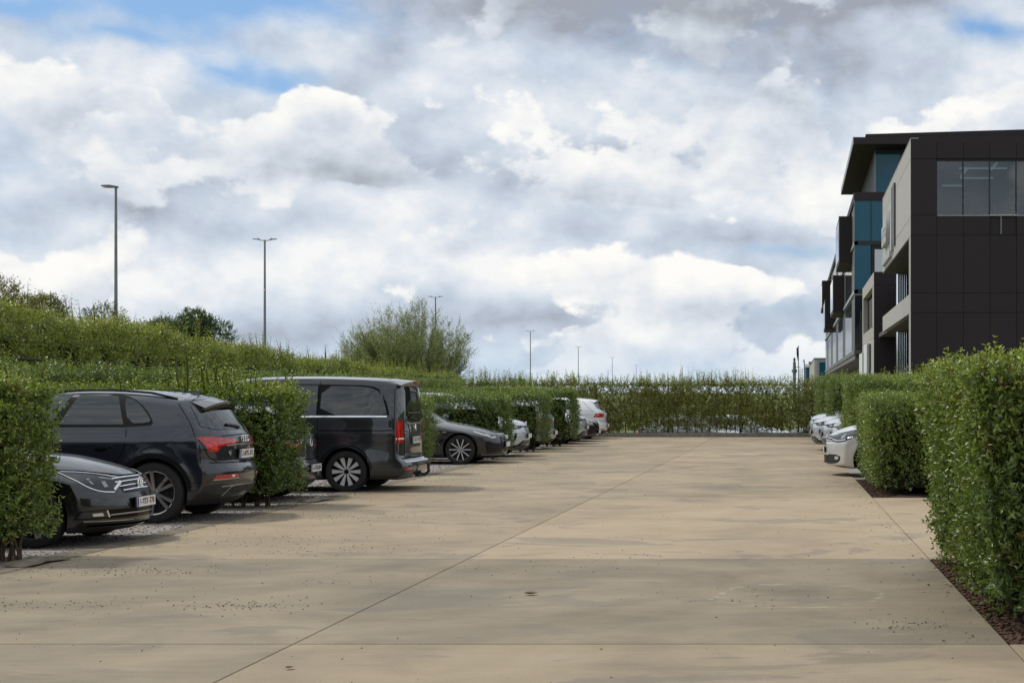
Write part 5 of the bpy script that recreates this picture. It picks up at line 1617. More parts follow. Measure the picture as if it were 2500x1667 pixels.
    c.strip('bumper_trim', [(-.62, .435), (-.3, .445), (.3, .445), (.62, .435)], 'B', .016, M['satin'], .008)
    c.strip('tailgate_seam', [(-.78, .735), (-.5, .725), (.5, .725), (.78, .735)], 'B', .012, M['seam'], .003)
    c.strip('light_bar_trim', [(-.50, .935), (-.3, .945), (.3, .945), (.50, .935)], 'B', .016, M['satin'], .008)
    c.strip('tailgate_crease', [(-.55, 1.055), (0, 1.07), (.55, 1.055)], 'B', .010, M['seam'], .002)
    c.patch('plate_recess', [(-.34, .90), (.34, .90), (.32, .755), (-.32, .755)], 'B', c.paint, .004)
    c.patch('rear_window', chaikin([(-.78, 1.135), (-.70, 1.30), (-.60, 1.46), (0, 1.485), (.60, 1.46), (.70, 1.30), (.78, 1.135), (0, 1.125)], 1), 'B', M['car_glass'], .006, res=.08)
    c.spoiler(4.02, 4.38, .075, .56, .035, c.paint)
    c.spoiler(4.10, 4.36, .105, .55, .03, M['gloss_black'])
    c.strip('rear_wiper', [(0, 1.145), (.10, 1.165), (.34, 1.185)], 'B', .02, M['black_plastic'], .03, depth=.03)
    c.ring_badge('B', 0, 1.012, .048, 'rings', off=.014)
    me = text_mesh('Q5', .075, .003, .001); me.materials.append(M['chrome'])
    o = link_mesh('model_badge', me, c.root); o.matrix_local = c.frame_at('B', .44, .845) @ Matrix.Translation((0, 0, .012))
    c.plate('B', 0, .828, '2-APX-331', slant=-.08, off=.02)
    c.windscreen(1.5, 2.12, .66, .56)
    c.rails(1.95, 3.95, .60, M['gloss_black']); c.fin_antenna(3.95); c.mirrors(1.85, 1.17)
    c.wheels(ST_BRIGHT, w=.25)
    c.place(-7.34, 22.12, 0); c.root.scale.z = CS * 1.022
make_suv()

# ---------------------------------------------------------------- graphite people carrier, rear to the aisle
def make_van():
    L = 5.14
    sp = dict(L=L, W=1.93, H=1.90, r=.338, fo=.90, wb=3.2, zb=.2, roofw=.76, clad=.22, arch=.06, flare=.016, soft=4,
              prof=[(.12, .90), (.4, 1.02), (.9, 1.14), (1.05, 1.18), (1.75, 1.66), (2.15, 1.83), (2.6, 1.885), (3.4, 1.895), (4.3, 1.875), (4.8, 1.84), (4.96, 1.80)],
              front=[(.2, .12), (.4, .02), (.6, 0), (.90, .10)],
              rear=[(.2, 4.98), (.27, 5.08), (.38, 5.14), (.47, 5.13), (.51, 5.05), (.56, 5.02), (.95, 5.015), (1.15, 5.01), (1.5, 4.995), (1.72, 4.975), (1.81, 4.94)],
              belt=[(0, 1.1), (1.5, 1.23), (L, 1.24)], plan=plan_of(L, 1.93, .84, .965),
              sect=[(.15, .92), (.24, .955), (.34, .985), (.50, 1.0), (.62, .992), (.80, .992), (.98, 1.0), (1.01, .99), (1.2, .985), (1.3, .975)],
              creases=((.60, .60, .010, .9, 4.8),), cR=.10, pR=3.5, cF=.3)
    c = Car(sp, M['paint_van'], 'graphite grey people carrier van parked tail out with dark windows', 'van', GC, 100, 30, 36)
    for v in 'LR':
        c.patch('window_frame', chaikin([(1.36, 1.225), (1.90, 1.645), (2.12, 1.75), (2.5, 1.768), (4.32, 1.755), (4.59, 1.715), (4.71, 1.55), (4.785, 1.35), (4.80, 1.225)], 1), v, M['rubber'], .0015)
        c.patch('side_window', chaikin([(3.675, 1.25), (3.69, 1.735), (4.30, 1.725), (4.56, 1.69), (4.68, 1.54), (4.74, 1.36), (4.76, 1.25)], 1), v, M['car_glass'], .004)
        c.patch('side_window', [(2.50, 1.25), (2.52, 1.74), (3.62, 1.745), (3.62, 1.25)], v, M['car_glass'], .004)
        c.patch('side_window', chaikin([(1.45, 1.25), (1.95, 1.62), (2.15, 1.72), (2.42, 1.735), (2.42, 1.25)], 1), v, M['clear_car_glass'], .004)
        c.strip('chrome_strip', [(1.5, 1.236), (3.0, 1.236), (4.76, 1.238)], v, .024, M['chrome'], .008)
        c.strip('door_seam', [(3.65, 1.86), (3.645, 1.2), (3.64, .5), (3.62, .30)], v, .009, M['seam'])
        c.strip('door_seam', [(2.46, 1.83), (2.46, .3)], v, .009, M['seam'])
        c.strip('door_track', [(3.66, 1.008), (4.84, 1.008)], v, .016, M['seam'], .003)
        c.strip('tailgate_seam', [(4.86, 1.82), (4.875, 1.5), (4.885, 1.16)], v, .010, M['seam'])
        c.strip('roof_seam', [(2.2, 1.80), (3.6, 1.84), (4.83, 1.80)], v, .006, M['seam'])
        c.patch('door_handle', chaikin([(2.56, 1.06), (2.76, 1.06), (2.76, 1.025), (2.56, 1.025)], 1), v, c.paint, .022, depth=.03)
        c.strip('arch_trim', [(4.1 + .43 * math.cos(a), .338 + .43 * math.sin(a)) for a in np.linspace(.1, math.pi - .1, 15)], v, .012, M['seam'], .002)
    for sg in (-1, 1):
        vw = ('b', sg, R(45))
        tl = c.patch('tail_light', [(-.10, 1.175), (.05, 1.165), (.085, 1.10), (.09, .80), (-.13, .79), (-.12, .98)], vw, M['red_lens'], .008, res=.05)
        c.strip('lamp_band', [(-.12, .872), (.088, .872)], vw, .028, M['lamp_white'], .012, parent=tl)
        c.strip('lamp_line', [(-.02, 1.13), (-.05, 1.0), (-.05, .90)], vw, .016, M['red_bright'], .012, parent=tl)
        c.patch('rear_reflector', [(.02, .395), (.20, .405), (.20, .365), (.0, .355)], vw, M['red_lens'], .006)
        c.strip('tailgate_seam', [(.11, 1.16), (.115, .8), (.115, .56)], vw, .012, M['seam'])
    c.patch('rear_window', chaikin([(-.86, 1.36), (-.83, 1.62), (-.77, 1.745), (0, 1.765), (.77, 1.745), (.83, 1.62), (.86, 1.36), (.70, 1.20), (.46, 1.13), (-.46, 1.13), (-.70, 1.20)], 1), 'B', M['car_glass'], .005, res=.09)
    c.patch('window_lip', [(-.55, 1.165), (-.40, 1.128), (.40, 1.128), (.55, 1.165), (.50, 1.12), (.36, 1.095), (-.36, 1.095), (-.50, 1.12)], 'B', M['satin'], .008)
    c.patch('parcel_shelf', [(-.44, 1.305), (.44, 1.305), (.44, 1.28), (-.44, 1.28)], 'B', M['alloy_dark'], .008)
    sp_ = c.spoiler(4.66, 5.05, .035, .72, .05, c.paint)
    MB().box(-5.062, -5.03, -.16, .16, 1.772, 1.80).build('brake_light', M['red_lens'], c.root)
    c.patch('plate_recess', [(-.42, .96), (.42, .96), (.36, .72), (-.36, .72)], 'B', M['gloss_black'], .003)
    c.plate('B', 0, .835, '2-FLY-770', off=.012)
    c.ring_badge('B', 0, 1.04, .052, 'star', off=.008)
    me = text_mesh('VITO', .07, .003, .001); me.materials.append(M['chrome'])
    o = link_mesh('model_badge', me, c.root); o.matrix_local = c.frame_at('B', .55, 1.0) @ Matrix.Translation((0, 0, .008))
    c.strip('tailgate_seam', [(-.78, .545), (.78, .545)], 'B', .016, M['seam'], .004)
    c.strip('bumper_step', [(-.8, .488), (.8, .488)], 'B', .02, M['satin'], .006)
    # tow bar under the bumper
    MB().tube([(-5.02, 0, .27), (-5.18, 0, .25), (-5.24, 0, .30), (-5.24, 0, .40)], [.028, .028, .026, .024], 8).build('tow_bar', M['black_plastic'], c.root, smooth=True)
    bm = MB(); bm.tube([(-5.24, 0, .385), (-5.24, 0, .40), (-5.24, 0, .44), (-5.24, 0, .455)], [.012, .03, .03, .012], 10); bm.build('tow_ball', M['black_plastic'], c.root, smooth=True)
    MB().box(-5.14, -5.06, -.22, .22, .22, .27).build('tow_beam', M['black_plastic'], c.root)
    c.strip('rear_wiper', [(0, 1.17), (.12, 1.20), (.42, 1.22)], 'B', .02, M['black_plastic'], .03, depth=.03)
    c.windscreen(1.10, 1.95, .70, .64)
    c.mirrors(1.55, 1.22, 1.2)
    c.wheels(ST_VAN, w=.24)
    c.place(-6.50, 28.72, 0)
make_van()

# ---------------------------------------------------------------- black saloon, nose to the aisle
def make_saloon():
    L = 4.77
    sp = dict(L=L, W=1.83, H=1.46, r=.335, fo=.90, wb=2.79, zb=.15, roofw=.56, clad=.20,
              prof=[(.14, .755), (.30, .835), (.6, .925), (.9, .985), (1.25, 1.02), (1.5, 1.05), (2.2, 1.37), (2.6, 1.45), (3.0, 1.46), (3.6, 1.40), (4.2, 1.14), (4.72, 1.06)],
              front=[(.15, .20), (.20, .07), (.28, .01), (.40, 0), (.55, .02), (.66, .07), (.76, .13)],
              rear=[(.15, 4.6), (.45, 4.77), (.8, 4.75), (1.06, 4.72)],
              belt=[(0, .9), (1.4, 1.0), (L, 1.05)], plan=plan_of(L, 1.83, .86, .86), sect=SECT, creases=((.80, .86, .012, .5, 4.5),), cF=.36, pF=2.3,
              crown=[(0, .04), (.5, .10), (1.3, .11), (2.0, .06), (L, .05)])
    c = Car(sp, M['paint_black'], 'black saloon parked nose out beside the nearest hedge', 'car', GC, 96, 32, 30)
    for v in 'LR':
        c.patch('window_frame', chaikin([(1.7, 1.03), (2.25, 1.33), (2.7, 1.41), (3.3, 1.39), (3.8, 1.24), (4.0, 1.10), (3.0, 1.05)], 1), v, M['rubber'], .003)
        c.patch('side_window', [(1.85, 1.06), (2.30, 1.31), (2.75, 1.375), (2.80, 1.07)], v, M['car_glass'], .007)
        c.patch('side_window', [(2.87, 1.07), (2.83, 1.375), (3.3, 1.36), (3.75, 1.22), (3.85, 1.10)], v, M['car_glass'], .007)
        c.strip('window_trim', [(1.7, 1.03), (2.8, 1.052), (4.0, 1.09)], v, .016, M['chrome'], .008)
        c.strip('door_seam', [(1.55, .98), (1.50, .6), (1.42, .3)], v, .007, M['seam']); c.strip('door_seam', [(2.84, 1.05), (2.86, .3)], v, .007, M['seam'])
    for sg in (-1, 1):
        vw = ('f', sg, R(45))
        hl = c.patch('headlight', [(-.34, .815), (-.12, .80), (.10, .765), (.285, .725), (.30, .70), (.19, .605), (.02, .615), (-.12, .665), (-.25, .745)], vw, M['lamp_glass'], .005, res=.05)
        c.strip('daytime_lamp', [(.19, .615), (.30, .70)], vw, .030, M['lamp_white'], .010, parent=hl)
        c.patch('lamp_element', [(-.12, .74), (-.08, .745), (-.05, .68), (-.08, .69)], vw, M['lamp_inner'], .009, parent=hl)
        c.patch('lamp_element', [(.04, .71), (.09, .71), (.12, .65), (.07, .645)], vw, M['lamp_inner'], .009, parent=hl)
        c.patch('lamp_element', [(.04, .755), (.20, .728), (.20, .72), (.04, .745)], vw, M['lamp_inner'], .009, parent=hl)
        c.strip('lamp_trim', [(-.36, .815), (-.25, .735), (-.12, .652), (.02, .602), (.19, .590)], vw, .009, M['chrome'], .008, rnd=1)
        c.strip('lamp_trim', [(-.34, .825), (-.12, .812), (.10, .78), (.29, .738)], vw, .006, M['chrome'], .008, rnd=1)
        c.patch('fog_lamp_recess', [(-.24, .40), (.50, .41), (.50, .30), (-.28, .305)], vw, M['gloss_black'], .003)
        fl = c.patch('fog_lamp', [(-.20, .388), (.07, .396), (.11, .325), (-.25, .325)], vw, M['lamp_glass'], .007)
        c.patch('fog_element', [(-.09, .368), (.03, .372), (.05, .338), (-.08, .338)], vw, M['lamp_bright'], .011, parent=fl)
        c.strip('fog_trim', [(.085, .396), (.118, .322)], vw, .02, M['chrome'], .009, parent=fl)
        c.strip('lip_line', [(-.18, .285), (.1, .278), (.45, .272)], vw, .010, M['satin'], .004)  # bright strip stands in for the highlight along the bumper lip
        c.strip('bumper_seam', [(-.55, .60), (-.36, .72), (-.30, .79)], vw, .006, M['seam'])
        c.strip('hood_edge', [(-.36, .842), (-.12, .828), (.12, .795), (.34, .765), (.62, .762)], vw, .012, M['seam'], .002)
        c.patch('corner_intake', [(.10, .395), (.50, .40), (.50, .305), (.13, .31)], vw, M['rubber'], .006)
    gr = c.patch('grille', [(-.44, .745), (.44, .745), (.42, .69), (.36, .575), (-.36, .575), (-.42, .69)], 'F', M['gloss_black'], .003, res=.06)
    for z, hw in ((.740, .44), (.70, .43), (.655, .40), (.61, .37)):
        c.strip('grille_bar', [(-hw, z - .008), (-hw * .5, z + .002), (0, z + .005), (hw * .5, z + .002), (hw, z - .008)], 'F', .010, M['chrome'], .012, parent=gr, depth=.01)
    c.ring_badge('F', 0, .665, .068, 'vw', off=.022)
    c.patch('lower_intake', [(-.55, .40), (.55, .40), (.58, .30), (-.58, .30)], 'F', M['gloss_black'], .003)
    c.strip('intake_trim', [(-.56, .345), (-.3, .352), (.3, .352), (.56, .345)], 'F', .012, M['satin'], .008)
    c.strip('splitter', [(-.75, .235), (0, .225), (.75, .235)], 'F', .02, M['seam'], .004)
    c.plate('F', 0, .462, '1-YSY-770', slant=.03, off=.014)
    for sg in (-1, 1):
        c.strip('hood_seam', [(.20, sg * .62), (.42, sg * .74), (.9, sg * .80), (1.45, sg * .80)], 'T', .008, M['seam'], rnd=1)
    c.windscreen(1.52, 2.18, .66, .54)
    c.mirrors(1.78, 1.02)
    c.wheels(ST_DARK)
    c.root.scale = (1.0, 1.0, 1.0); c.place(-7.37, 18.65, 1)
make_saloon()
# ---------------------------------------------------------------- dark saloon with ten-spoke wheels, nose to the aisle
def saloon_spec(L=4.93, W=1.87, fo=.92, wb=2.91, H=1.46):
    return dict(L=L, W=W, H=H, r=.335, fo=fo, wb=wb, zb=.16, roofw=.56, clad=.20,
                prof=[(.10, .685), (.28, .745), (.7, .85), (1.1, .925), (1.32, .965), (2.1, 1.35), (2.5, 1.44), (3.0, 1.455), (3.6, 1.40), (4.25, 1.14), (L - .05, 1.02)],
                front=[(.16, .14), (.21, .04), (.30, 0), (.45, 0), (.6, .03), (.69, .09)], rear=[(.15, L - .15), (.45, L), (.8, L - .02), (1.03, L - .05)],
                belt=[(0, .86), (1.4, .95), (L, 1.02)], plan=plan_of(L, W, .86, .86),
                sect=[(.15, .90), (.25, .95), (.40, .975), (.58, .985), (.72, 1.0), (.80, 1.0), (.88, .985), (.97, .955), (1.2, .92)],
                creases=((.72, .86, .014, .5, 4.6),), cF=.34, pF=2.3, crown=[(0, .05), (.5, .09), (1.3, .10), (2.0, .06), (L, .05)])
def saloon_front(c, style, badge, text, bars, single_frame):
    for v in 'LR':
        c.patch('window_frame', chaikin([(1.55, .985), (2.2, 1.33), (2.7, 1.41), (3.3, 1.385), (3.9, 1.2), (4.1, 1.06), (3.0, 1.01)], 1), v, M['rubber'], .003)
        c.patch('side_window', [(1.72, 1.01), (2.25, 1.31), (2.72, 1.38), (2.78, 1.03)], v, M['clear_car_glass'], .007)
        c.patch('side_window', [(2.86, 1.03), (2.81, 1.38), (3.3, 1.355), (3.8, 1.2), (3.95, 1.06)], v, M['car_glass'], .007)
        c.strip('window_trim', [(1.55, .985), (2.8, 1.01), (4.1, 1.055)], v, .014, M['satin'], .008)
        c.strip('door_seam', [(1.52, .95), (1.46, .7), (1.44, .25)], v, .007, M['seam']); c.strip('door_seam', [(2.82, 1.0), (2.86, .25)], v, .007, M['seam'])
        c.strip('side_badge', [(1.22, .735), (1.31, .735)], v, .022, M['satin'], .006)
    for sg in (-1, 1):
        vw = ('f', sg, R(45))
        hl = c.patch('headlight', [(-.36, .735), (-.10, .715), (.16, .685), (.22, .66), (.16, .59), (-.02, .585), (-.16, .63)], vw, M['lamp_glass'], .005, res=.05)
        c.strip('daytime_lamp', [(-.34, .733), (-.15, .65), (-.02, .60), (.15, .605)], vw, .020, M['lamp_white'], .010, parent=hl)
        c.patch('lamp_element', [(-.12, .70), (-.02, .69), (.02, .625), (-.10, .64)], vw, M['lamp_inner'], .010, parent=hl)
        c.patch('lamp_element', [(.04, .685), (.14, .67), (.14, .62), (.05, .62)], vw, M['lamp_inner'], .010, parent=hl)
        it = c.patch('side_intake', [(-.20, .44), (.30, .45), (.36, .28), (-.16, .28)], vw, M['gloss_black'], .003)
        for z in (.33, .38, .42): c.strip('intake_bar', [(-.15, z), (.32, z)], vw, .012, M['black_plastic'], .010, parent=it)
        c.strip('intake_trim', [(-.30, .44), (-.05, .47), (.30, .46)], vw, .016, c.paint, .012)
        c.strip('lip_line', [(-.25, .225), (.1, .22), (.4, .22)], vw, .016, M['satin'], .006)
    if single_frame:
        gr = c.patch('grille', chaikin([(-.36, .66), (.36, .66), (.42, .55), (.34, .27), (-.34, .27), (-.42, .55)], 1), 'F', M['gloss_black'], .004, res=.06)
    else:
        gr = c.patch('grille', chaikin([(-.44, .62), (.44, .62), (.38, .42), (.0, .36), (-.38, .42)], 1), 'F', M['gloss_black'], .004, res=.06)
        c.strip('grille_trim', [(-.55, .62), (-.40, .43), (0, .37), (.40, .43), (.55, .62)], 'F', .02, M['chrome'], .010)
    for k in range(bars):
        z = .62 - k * .05
        c.strip('grille_bar', [(-.36, z), (0, z + .004), (.36, z)], 'F', .012, M['satin'], .012, parent=gr)
    c.ring_badge('F', 0, .60 if single_frame else .57, .05 if badge == 'rings' else .07, badge, off=.024)
    c.plate('F', 0, .44 if single_frame else .33, text, off=.02)
    c.strip('splitter', [(-.7, .215), (0, .205), (.7, .215)], 'F', .016, M['satin'], .006)
    for sg in (-1, 1): c.strip('hood_seam', [(.18, sg * .50), (.40, sg * .70), (.9, sg * .78), (1.32, sg * .80)], 'T', .008, M['seam'], rnd=1)
    c.windscreen(1.34, 2.08, .66, .54)
    c.mirrors(1.65, .99)
    c.wheels(style)
c = Car(saloon_spec(), M['paint_black'], 'dark blue-grey saloon parked nose out with thin ten-spoke wheels', 'car', GC, 96, 30, 30)
saloon_front(c, ST_TEN, 'rings', '', 5, True)
c.place(-6.88, 39.45, 1)
c = Car(saloon_spec(4.6, 1.8, .9, 2.75), M['paint_black'], 'small black car parked nose out between the silver car and the white hatchback', 'car', GC)
saloon_front(c, ST_DARK, 'wing', '', 0, False)
c.place(-6.72, 56.75, 1)

# ---------------------------------------------------------------- hatchbacks, rear to the aisle
def hatch_spec(L=4.28, W=1.79, H=1.46):
    return dict(L=L, W=W, H=H, r=.322, fo=.86, wb=2.62, zb=.18, roofw=.575, clad=.25,
                prof=[(.10, .70), (.4, .82), (.9, .93), (1.12, .97), (1.8, 1.35), (2.2, 1.445), (2.7, 1.46), (3.3, 1.44), (3.80, 1.385)],
                front=[(.18, .12), (.3, .02), (.5, 0), (.71, .09)],
                rear=[(.18, L - .18), (.28, L - .06), (.42, L), (.55, L - .005), (.60, L - .06), (.85, L - .07), (.93, L - .09), (.99, L - .14), (1.2, L - .30), (1.39, L - .48)],
                belt=[(0, .88), (1.4, .98), (L, 1.03)], plan=plan_of(L, W, .85, .90), sect=SECT, creases=((.80, .86, .010, .5, 4.1),), cR=.22, cF=.3)
def make_hatch(paint_m, label, x, y, text, badge, red=True, style=ST_DARK):
    c = Car(hatch_spec(), paint_m, label, 'car', GC, 84, 26, 28)
    for v in 'LR':
        c.patch('window_frame', chaikin([(1.45, 1.0), (1.95, 1.32), (2.3, 1.40), (2.9, 1.385), (3.15, 1.30), (3.30, 1.10), (3.24, 1.04), (2.4, 1.015)], 1), v, M['rubber'], .003)
        c.patch('side_window', [(1.6, 1.03), (2.02, 1.30), (2.35, 1.37), (2.40, 1.04)], v, M['clear_car_glass'], .007)
        c.patch('side_window', [(2.48, 1.04), (2.44, 1.37), (2.88, 1.355), (3.08, 1.27), (3.22, 1.10), (3.17, 1.06)], v, M['car_glass'], .007)
        c.strip('door_seam', [(2.42, 1.0), (2.46, .3)], v, .007, M['seam']); c.strip('body_seam', [(2.5, .80), (3.9, .88)], v, .006, M['seam'])
        c.strip('hatch_seam', [(3.42, 1.38), (3.72, 1.08), (3.86, .95)], v, .008, M['seam'])
    for sg in (-1, 1):
        vw = ('b', sg, R(45))
        tl = c.patch('tail_light', [(-.20, .915), (.02, .905), (.30, .885), (.26, .775), (-.10, .765), (-.27, .775)], vw, M['red_lens'], .006, res=.05)
        c.strip('lamp_line', [(-.18, .80), (.0, .86), (.05, .80), (.22, .80)], vw, .012, M['red_bright'], .010, parent=tl)
        c.patch('rear_reflector', [(.02, .36), (.28, .37), (.28, .335), (.0, .325)], vw, M['red_lens'], .006)
    c.patch('rear_window', chaikin([(-.62, 1.0), (-.50, 1.30), (0, 1.325), (.50, 1.30), (.62, 1.0)], 1), 'B', M['car_glass'], .005, res=.09)
    c.spoiler(3.64, 3.96, .045, .53, .035, c.paint)
    c.strip('tailgate_seam', [(-.72, .63), (0, .615), (.72, .63)], 'B', .012, M['seam'], .003)
    c.patch('bumper_insert', [(-.62, .31), (.62, .31), (.55, .22), (-.55, .22)], 'B', M['black_plastic'], .004)
    c.ring_badge('B', 0, .86, .055, badge, off=.012)
    c.plate('B', 0, .48, text, off=.014)
    c.windscreen(1.16, 1.78, .64, .54); c.mirrors(1.5, 1.0)
    c.wheels(style)
    c.place(x, y, 0)
    return c
make_hatch(M['paint_darkgrey'], 'dark grey hatchback mostly hidden between the hedge and the van', -7.60, 26.05, '1-UTR-854', 'bolt')
make_hatch(M['paint_lightgrey'], 'pale grey hatchback almost hidden behind two hedges on the bay side', -7.10, 48.95, '', 'bolt')
make_hatch(M['paint_white'], 'white hatchback parked tail out last in the row before the back hedge', -6.76, 59.75, '', 'vw')

# ---------------------------------------------------------------- silver crossovers, nose to the aisle
def make_crossover():
    L = 4.58
    sp = dict(L=L, W=1.85, H=1.63, r=.365, fo=.85, wb=2.77, zb=.19, roofw=.60, clad=.30, arch=.05, flare=.018,
              prof=[(.12, .865), (.3, .93), (.7, 1.01), (1.0, 1.055), (1.12, 1.085), (1.85, 1.53), (2.25, 1.61), (2.8, 1.625), (3.5, 1.58), (4.08, 1.48)],
              front=[(.19, .16), (.25, .05), (.34, .01), (.5, 0), (.62, .01), (.76, .05), (.87, .12)], rear=[(.2, L - .15), (.5, L), (.9, L - .03), (1.1, L - .12), (1.49, L - .5)],
              belt=[(0, 1.0), (1.4, 1.08), (L, 1.12)], plan=plan_of(L, 1.85, .86, .88), sect=[(.15, .90), (.28, .95), (.42, .975), (.6, .985), (.78, 1.0), (.92, .99), (1.03, .965), (1.2, .94), (1.4, .91)],
              creases=((.86, .96, .012, .5, 4.4),), cF=.38, pF=2.2, crown=[(0, .05), (.6, .09), (1.3, .08), (L, .05)])
    c = Car(sp, M['paint_silver'], 'silver crossover parked nose out beside the dark saloon', 'car', GC, 90, 28, 28)
    for v in 'LR':
        c.patch('window_frame', chaikin([(1.4, 1.10), (1.98, 1.49), (2.4, 1.565), (3.0, 1.55), (3.5, 1.42), (3.75, 1.20), (3.0, 1.125)], 1), v, M['rubber'], .003)
        c.patch('side_window', [(1.6, 1.13), (2.05, 1.46), (2.42, 1.53), (2.48, 1.14)], v, M['clear_car_glass'], .007)
        c.patch('side_window', [(2.56, 1.14), (2.51, 1.53), (3.0, 1.515), (3.42, 1.38), (3.58, 1.19)], v, M['car_glass'], .007)
        c.strip('door_seam', [(1.42, 1.05), (1.38, .4)], v, .007, M['seam']); c.strip('door_seam', [(2.52, 1.1), (2.56, .4)], v, .007, M['seam'])
        c.strip('sill_trim', [(1.25, .33), (3.2, .33)], v, .10, M['black_plastic'], .006)
        for sw in (sp['fo'], sp['fo'] + sp['wb']):
            c.strip('arch_trim', [(sw + .45 * math.cos(a), .365 + .45 * math.sin(a)) for a in np.linspace(.1, math.pi - .1, 13)], v, .06, M['black_plastic'], .005)
    for sg in (-1, 1):
        vw = ('f', sg, R(45))
        hl = c.patch('headlight', [(-.36, .87), (-.1, .85), (.22, .80), (.36, .775), (.20, .715), (-.04, .705), (-.22, .76)], vw, M['lamp_glass'], .005, res=.05)
        c.strip('daytime_lamp', [(-.32, .862), (-.08, .84), (.2, .792)], vw, .014, M['lamp_white'], .010, parent=hl)
        c.patch('lamp_element', [(-.02, .80), (.10, .785), (.10, .735), (-.02, .735)], vw, M['lamp_inner'], .010, parent=hl)
        c.patch('side_vent', [(-.02, .60), (.06, .61), (.04, .50), (-.05, .36), (-.07, .36), (-.06, .47)], vw, M['gloss_black'], .004)
    c.strip('nose_band', [(-.55, .775), (-.2, .765), (.2, .765), (.55, .775)], 'F', .03, M['gloss_black'], .005)
    gr = c.patch('lower_grille', [(-.42, .42), (.42, .42), (.68, .27), (.66, .215), (-.66, .215), (-.68, .27)], 'F', M['gloss_black'], .004)
    for k in range(-6, 7): c.strip('grille_bar', [(k * .09, .23), (k * .06, .41)], 'F', .012, M['satin'], .008, parent=gr)
    c.strip('lip_line', [(-.7, .21), (0, .20), (.7, .21)], 'F', .02, M['satin'], .006)
    c.ring_badge('F', 0, .83, .06, 'vw', off=.012)
    c.plate('F', 0, .53, '', off=.012)
    for sg in (-1, 1): c.strip('hood_seam', [(.18, sg * .55), (.45, sg * .74), (1.1, sg * .80)], 'T', .008, M['seam'], rnd=1)
    c.windscreen(1.14, 1.82, .66, .56)
    c.rails(1.9, 3.7, .62, M['satin']); c.mirrors(1.6, 1.1)
    c.wheels(ST_DARK, w=.24)
    return c
cx = make_crossover()
cx.place(-7.0, 43.45, 1)
def cross_copy(x, y, rz, label):
    r = copy_tree(cx.root); r.location = (x, y, -0.012 if rz == 0 else -0.014); r.rotation_euler = (0, 0, rz); r['label'] = label
cross_copy(-6.80, 54.1, 0, 'silver crossover parked nose out next to the small black car')
cross_copy(.98, 43.0, math.pi, 'silver crossover on the office side, second car from the walkway')
cross_copy(.78, 45.5, math.pi, 'silver crossover on the office side, third car from the walkway')
cross_copy(.52, 48.0, math.pi, 'silver crossover on the office side, fourth car from the walkway')
cross_copy(.50, 53.9, math.pi, 'silver crossover on the office side, farthest from the walkway')

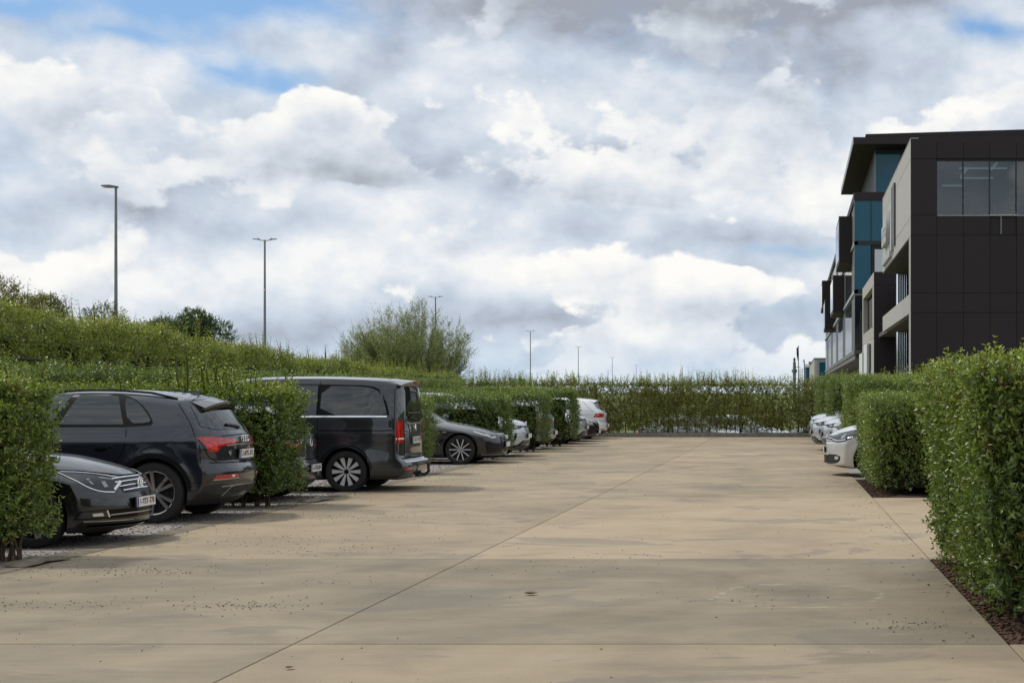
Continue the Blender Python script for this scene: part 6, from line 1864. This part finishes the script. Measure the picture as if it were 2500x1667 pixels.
# ---------------------------------------------------------------- pale people carrier on the office side
def make_mpv():
    L = 4.85
    sp = dict(L=L, W=1.90, H=1.70, r=.335, fo=.92, wb=2.92, zb=.17, roofw=.64, clad=.19,
              prof=[(.13, .82), (.35, .92), (.7, 1.02), (1.0, 1.09), (1.15, 1.13), (1.9, 1.56), (2.3, 1.67), (3.0, 1.70), (3.9, 1.68), (4.5, 1.62)],
              front=[(.17, .26), (.20, .10), (.235, -.01), (.30, .0), (.45, .0), (.64, .02), (.72, .05), (.82, .13)], rear=[(.2, L - .15), (.5, L), (1.0, L - .04), (1.64, L - .33)],
              belt=[(0, .98), (1.4, 1.06), (L, 1.10)], plan=plan_of(L, 1.90, .86, .9), sect=SECT, creases=((.78, .86, .010, .5, 4.6),), cF=.36, pF=2.3,
              crown=[(0, .05), (.6, .09), (1.3, .08), (L, .05)])
    c = Car(sp, M['paint_pale'], 'pale silver people carrier parked nose out nearest on the office side', 'car', GC, 90, 30, 30)
    for v in 'LR':
        c.patch('window_frame', chaikin([(1.4, 1.08), (2.0, 1.53), (2.5, 1.62), (3.9, 1.60), (4.45, 1.50), (4.5, 1.15), (3.0, 1.10)], 1), v, M['rubber'], .003)
        c.patch('side_window', [(1.6, 1.11), (2.08, 1.50), (2.5, 1.58), (2.56, 1.12)], v, M['clear_car_glass'], .007)
        c.patch('side_window', [(2.64, 1.12), (2.60, 1.58), (3.5, 1.575), (3.5, 1.13)], v, M['car_glass'], .007)
        c.patch('side_window', [(3.58, 1.13), (3.58, 1.575), (4.38, 1.48), (4.42, 1.17)], v, M['car_glass'], .007)
        c.strip('door_seam', [(1.5, 1.0), (1.45, .3)], v, .007, M['seam']); c.strip('door_seam', [(2.6, 1.1), (2.62, .3)], v, .007, M['seam'])
    for sg in (-1, 1):
        vw = ('f', sg, R(45))
        hl = c.patch('headlight', [(-.46, .93), (-.2, .90), (.06, .845), (.20, .80), (.26, .72), (.22, .68), (.0, .665), (-.22, .69), (-.38, .77)], vw, M['lamp_glass'], .005, res=.05)
        c.patch('lamp_element', [(-.14, .83), (-.06, .82), (-.06, .74), (-.14, .74)], vw, M['lamp_inner'], .010, parent=hl)
        c.strip('lamp_line', [(.22, .72), (.0, .70), (-.22, .725)], vw, .016, M['lamp_bright'], .010, parent=hl)
        it = c.patch('side_intake', chaikin([(-.10, .435), (.46, .44), (.50, .25), (.12, .255), (-.06, .30)], 1), vw, M['black_plastic'], .003)
        c.patch('fog_lamp', chaikin([(-.04, .40), (.10, .405), (.10, .34), (-.02, .34)], 1), vw, M['lamp_bright'], .008, parent=it)
        c.strip('hood_seam', [(.24, .825), (.0, .865), (-.3, .93)], vw, .008, M['seam'])
    gr = c.patch('grille', [(-.50, .805), (.50, .805), (.44, .675), (-.44, .675)], 'F', M['gloss_black'], .004)
    for z in (.785, .74, .695): c.strip('grille_bar', [(-.47, z), (0, z + .006), (.47, z)], 'F', .014, M['chrome'], .012, parent=gr)
    li = c.patch('lower_intake', [(-.36, .42), (.36, .42), (.40, .26), (-.40, .26)], 'F', M['black_plastic'], .005)
    for z in (.30, .35, .39): c.strip('intake_bar', [(-.36, z), (.36, z)], 'F', .014, M['gloss_black'], .014, parent=li)
    c.ring_badge('F', 0, .745, .065, 'vw', off=.02)
    c.plate('F', 0, .52, '', off=.014)
    c.windscreen(1.18, 1.86, .68, .58); c.mirrors(1.6, 1.09); c.rails(2.0, 4.3, .64, M['satin'])
    c.wheels(ST_BRIGHT)
    c.place(.64, 33.55, -1)
make_mpv()

# ---------------------------------------------------------------- cars on the lower road behind the back hedge
def road_car(paint_m, label, x, y, rz, sp):
    c = Car(sp, paint_m, label, 'car', 'cars beyond the back hedge', 60, 20, 20)
    for v in 'LR':
        c.patch('side_window', chaikin([(1.7, 1.02), (2.2, 1.33), (2.7, 1.39), (3.3, 1.37), (3.75, 1.2), (3.6, 1.06)], 1), v, M['car_glass'], .004, res=.15)
    for sg in (-1, 1):
        c.patch('headlight', [(-.3, .73), (.2, .69), (.15, .60), (-.15, .63)], ('f', sg, R(45)), M['lamp_glass'], .005, res=.15)
        c.patch('tail_light', [(-.2, .92), (.2, .90), (.2, .79), (-.2, .79)], ('b', sg, R(45)), M['red_lens'], .006, res=.15)
    c.windscreen(1.3, 2.0, .64, .54)
    c.wheels(ST_DARK)
    c.root.location = (x, y, -0.775); c.root.rotation_euler = (0, 0, rz)
road_car(M['paint_lightgrey'], 'light grey car on the lower ground behind the middle of the back hedge', -1.55, 67.2, 0.0, saloon_spec(4.7, 1.82, .9, 2.8))
road_car(M['paint_silver'], 'silver car standing behind the light grey one beyond the back hedge', .2, 70.4, 0.0, saloon_spec(4.8, 1.84, .9, 2.85))
road_car(M['paint_darkgrey'], 'dark car at the right beyond the back hedge with a red tail light', -.35, 73.6, math.pi, saloon_spec(4.6, 1.82, .9, 2.8))
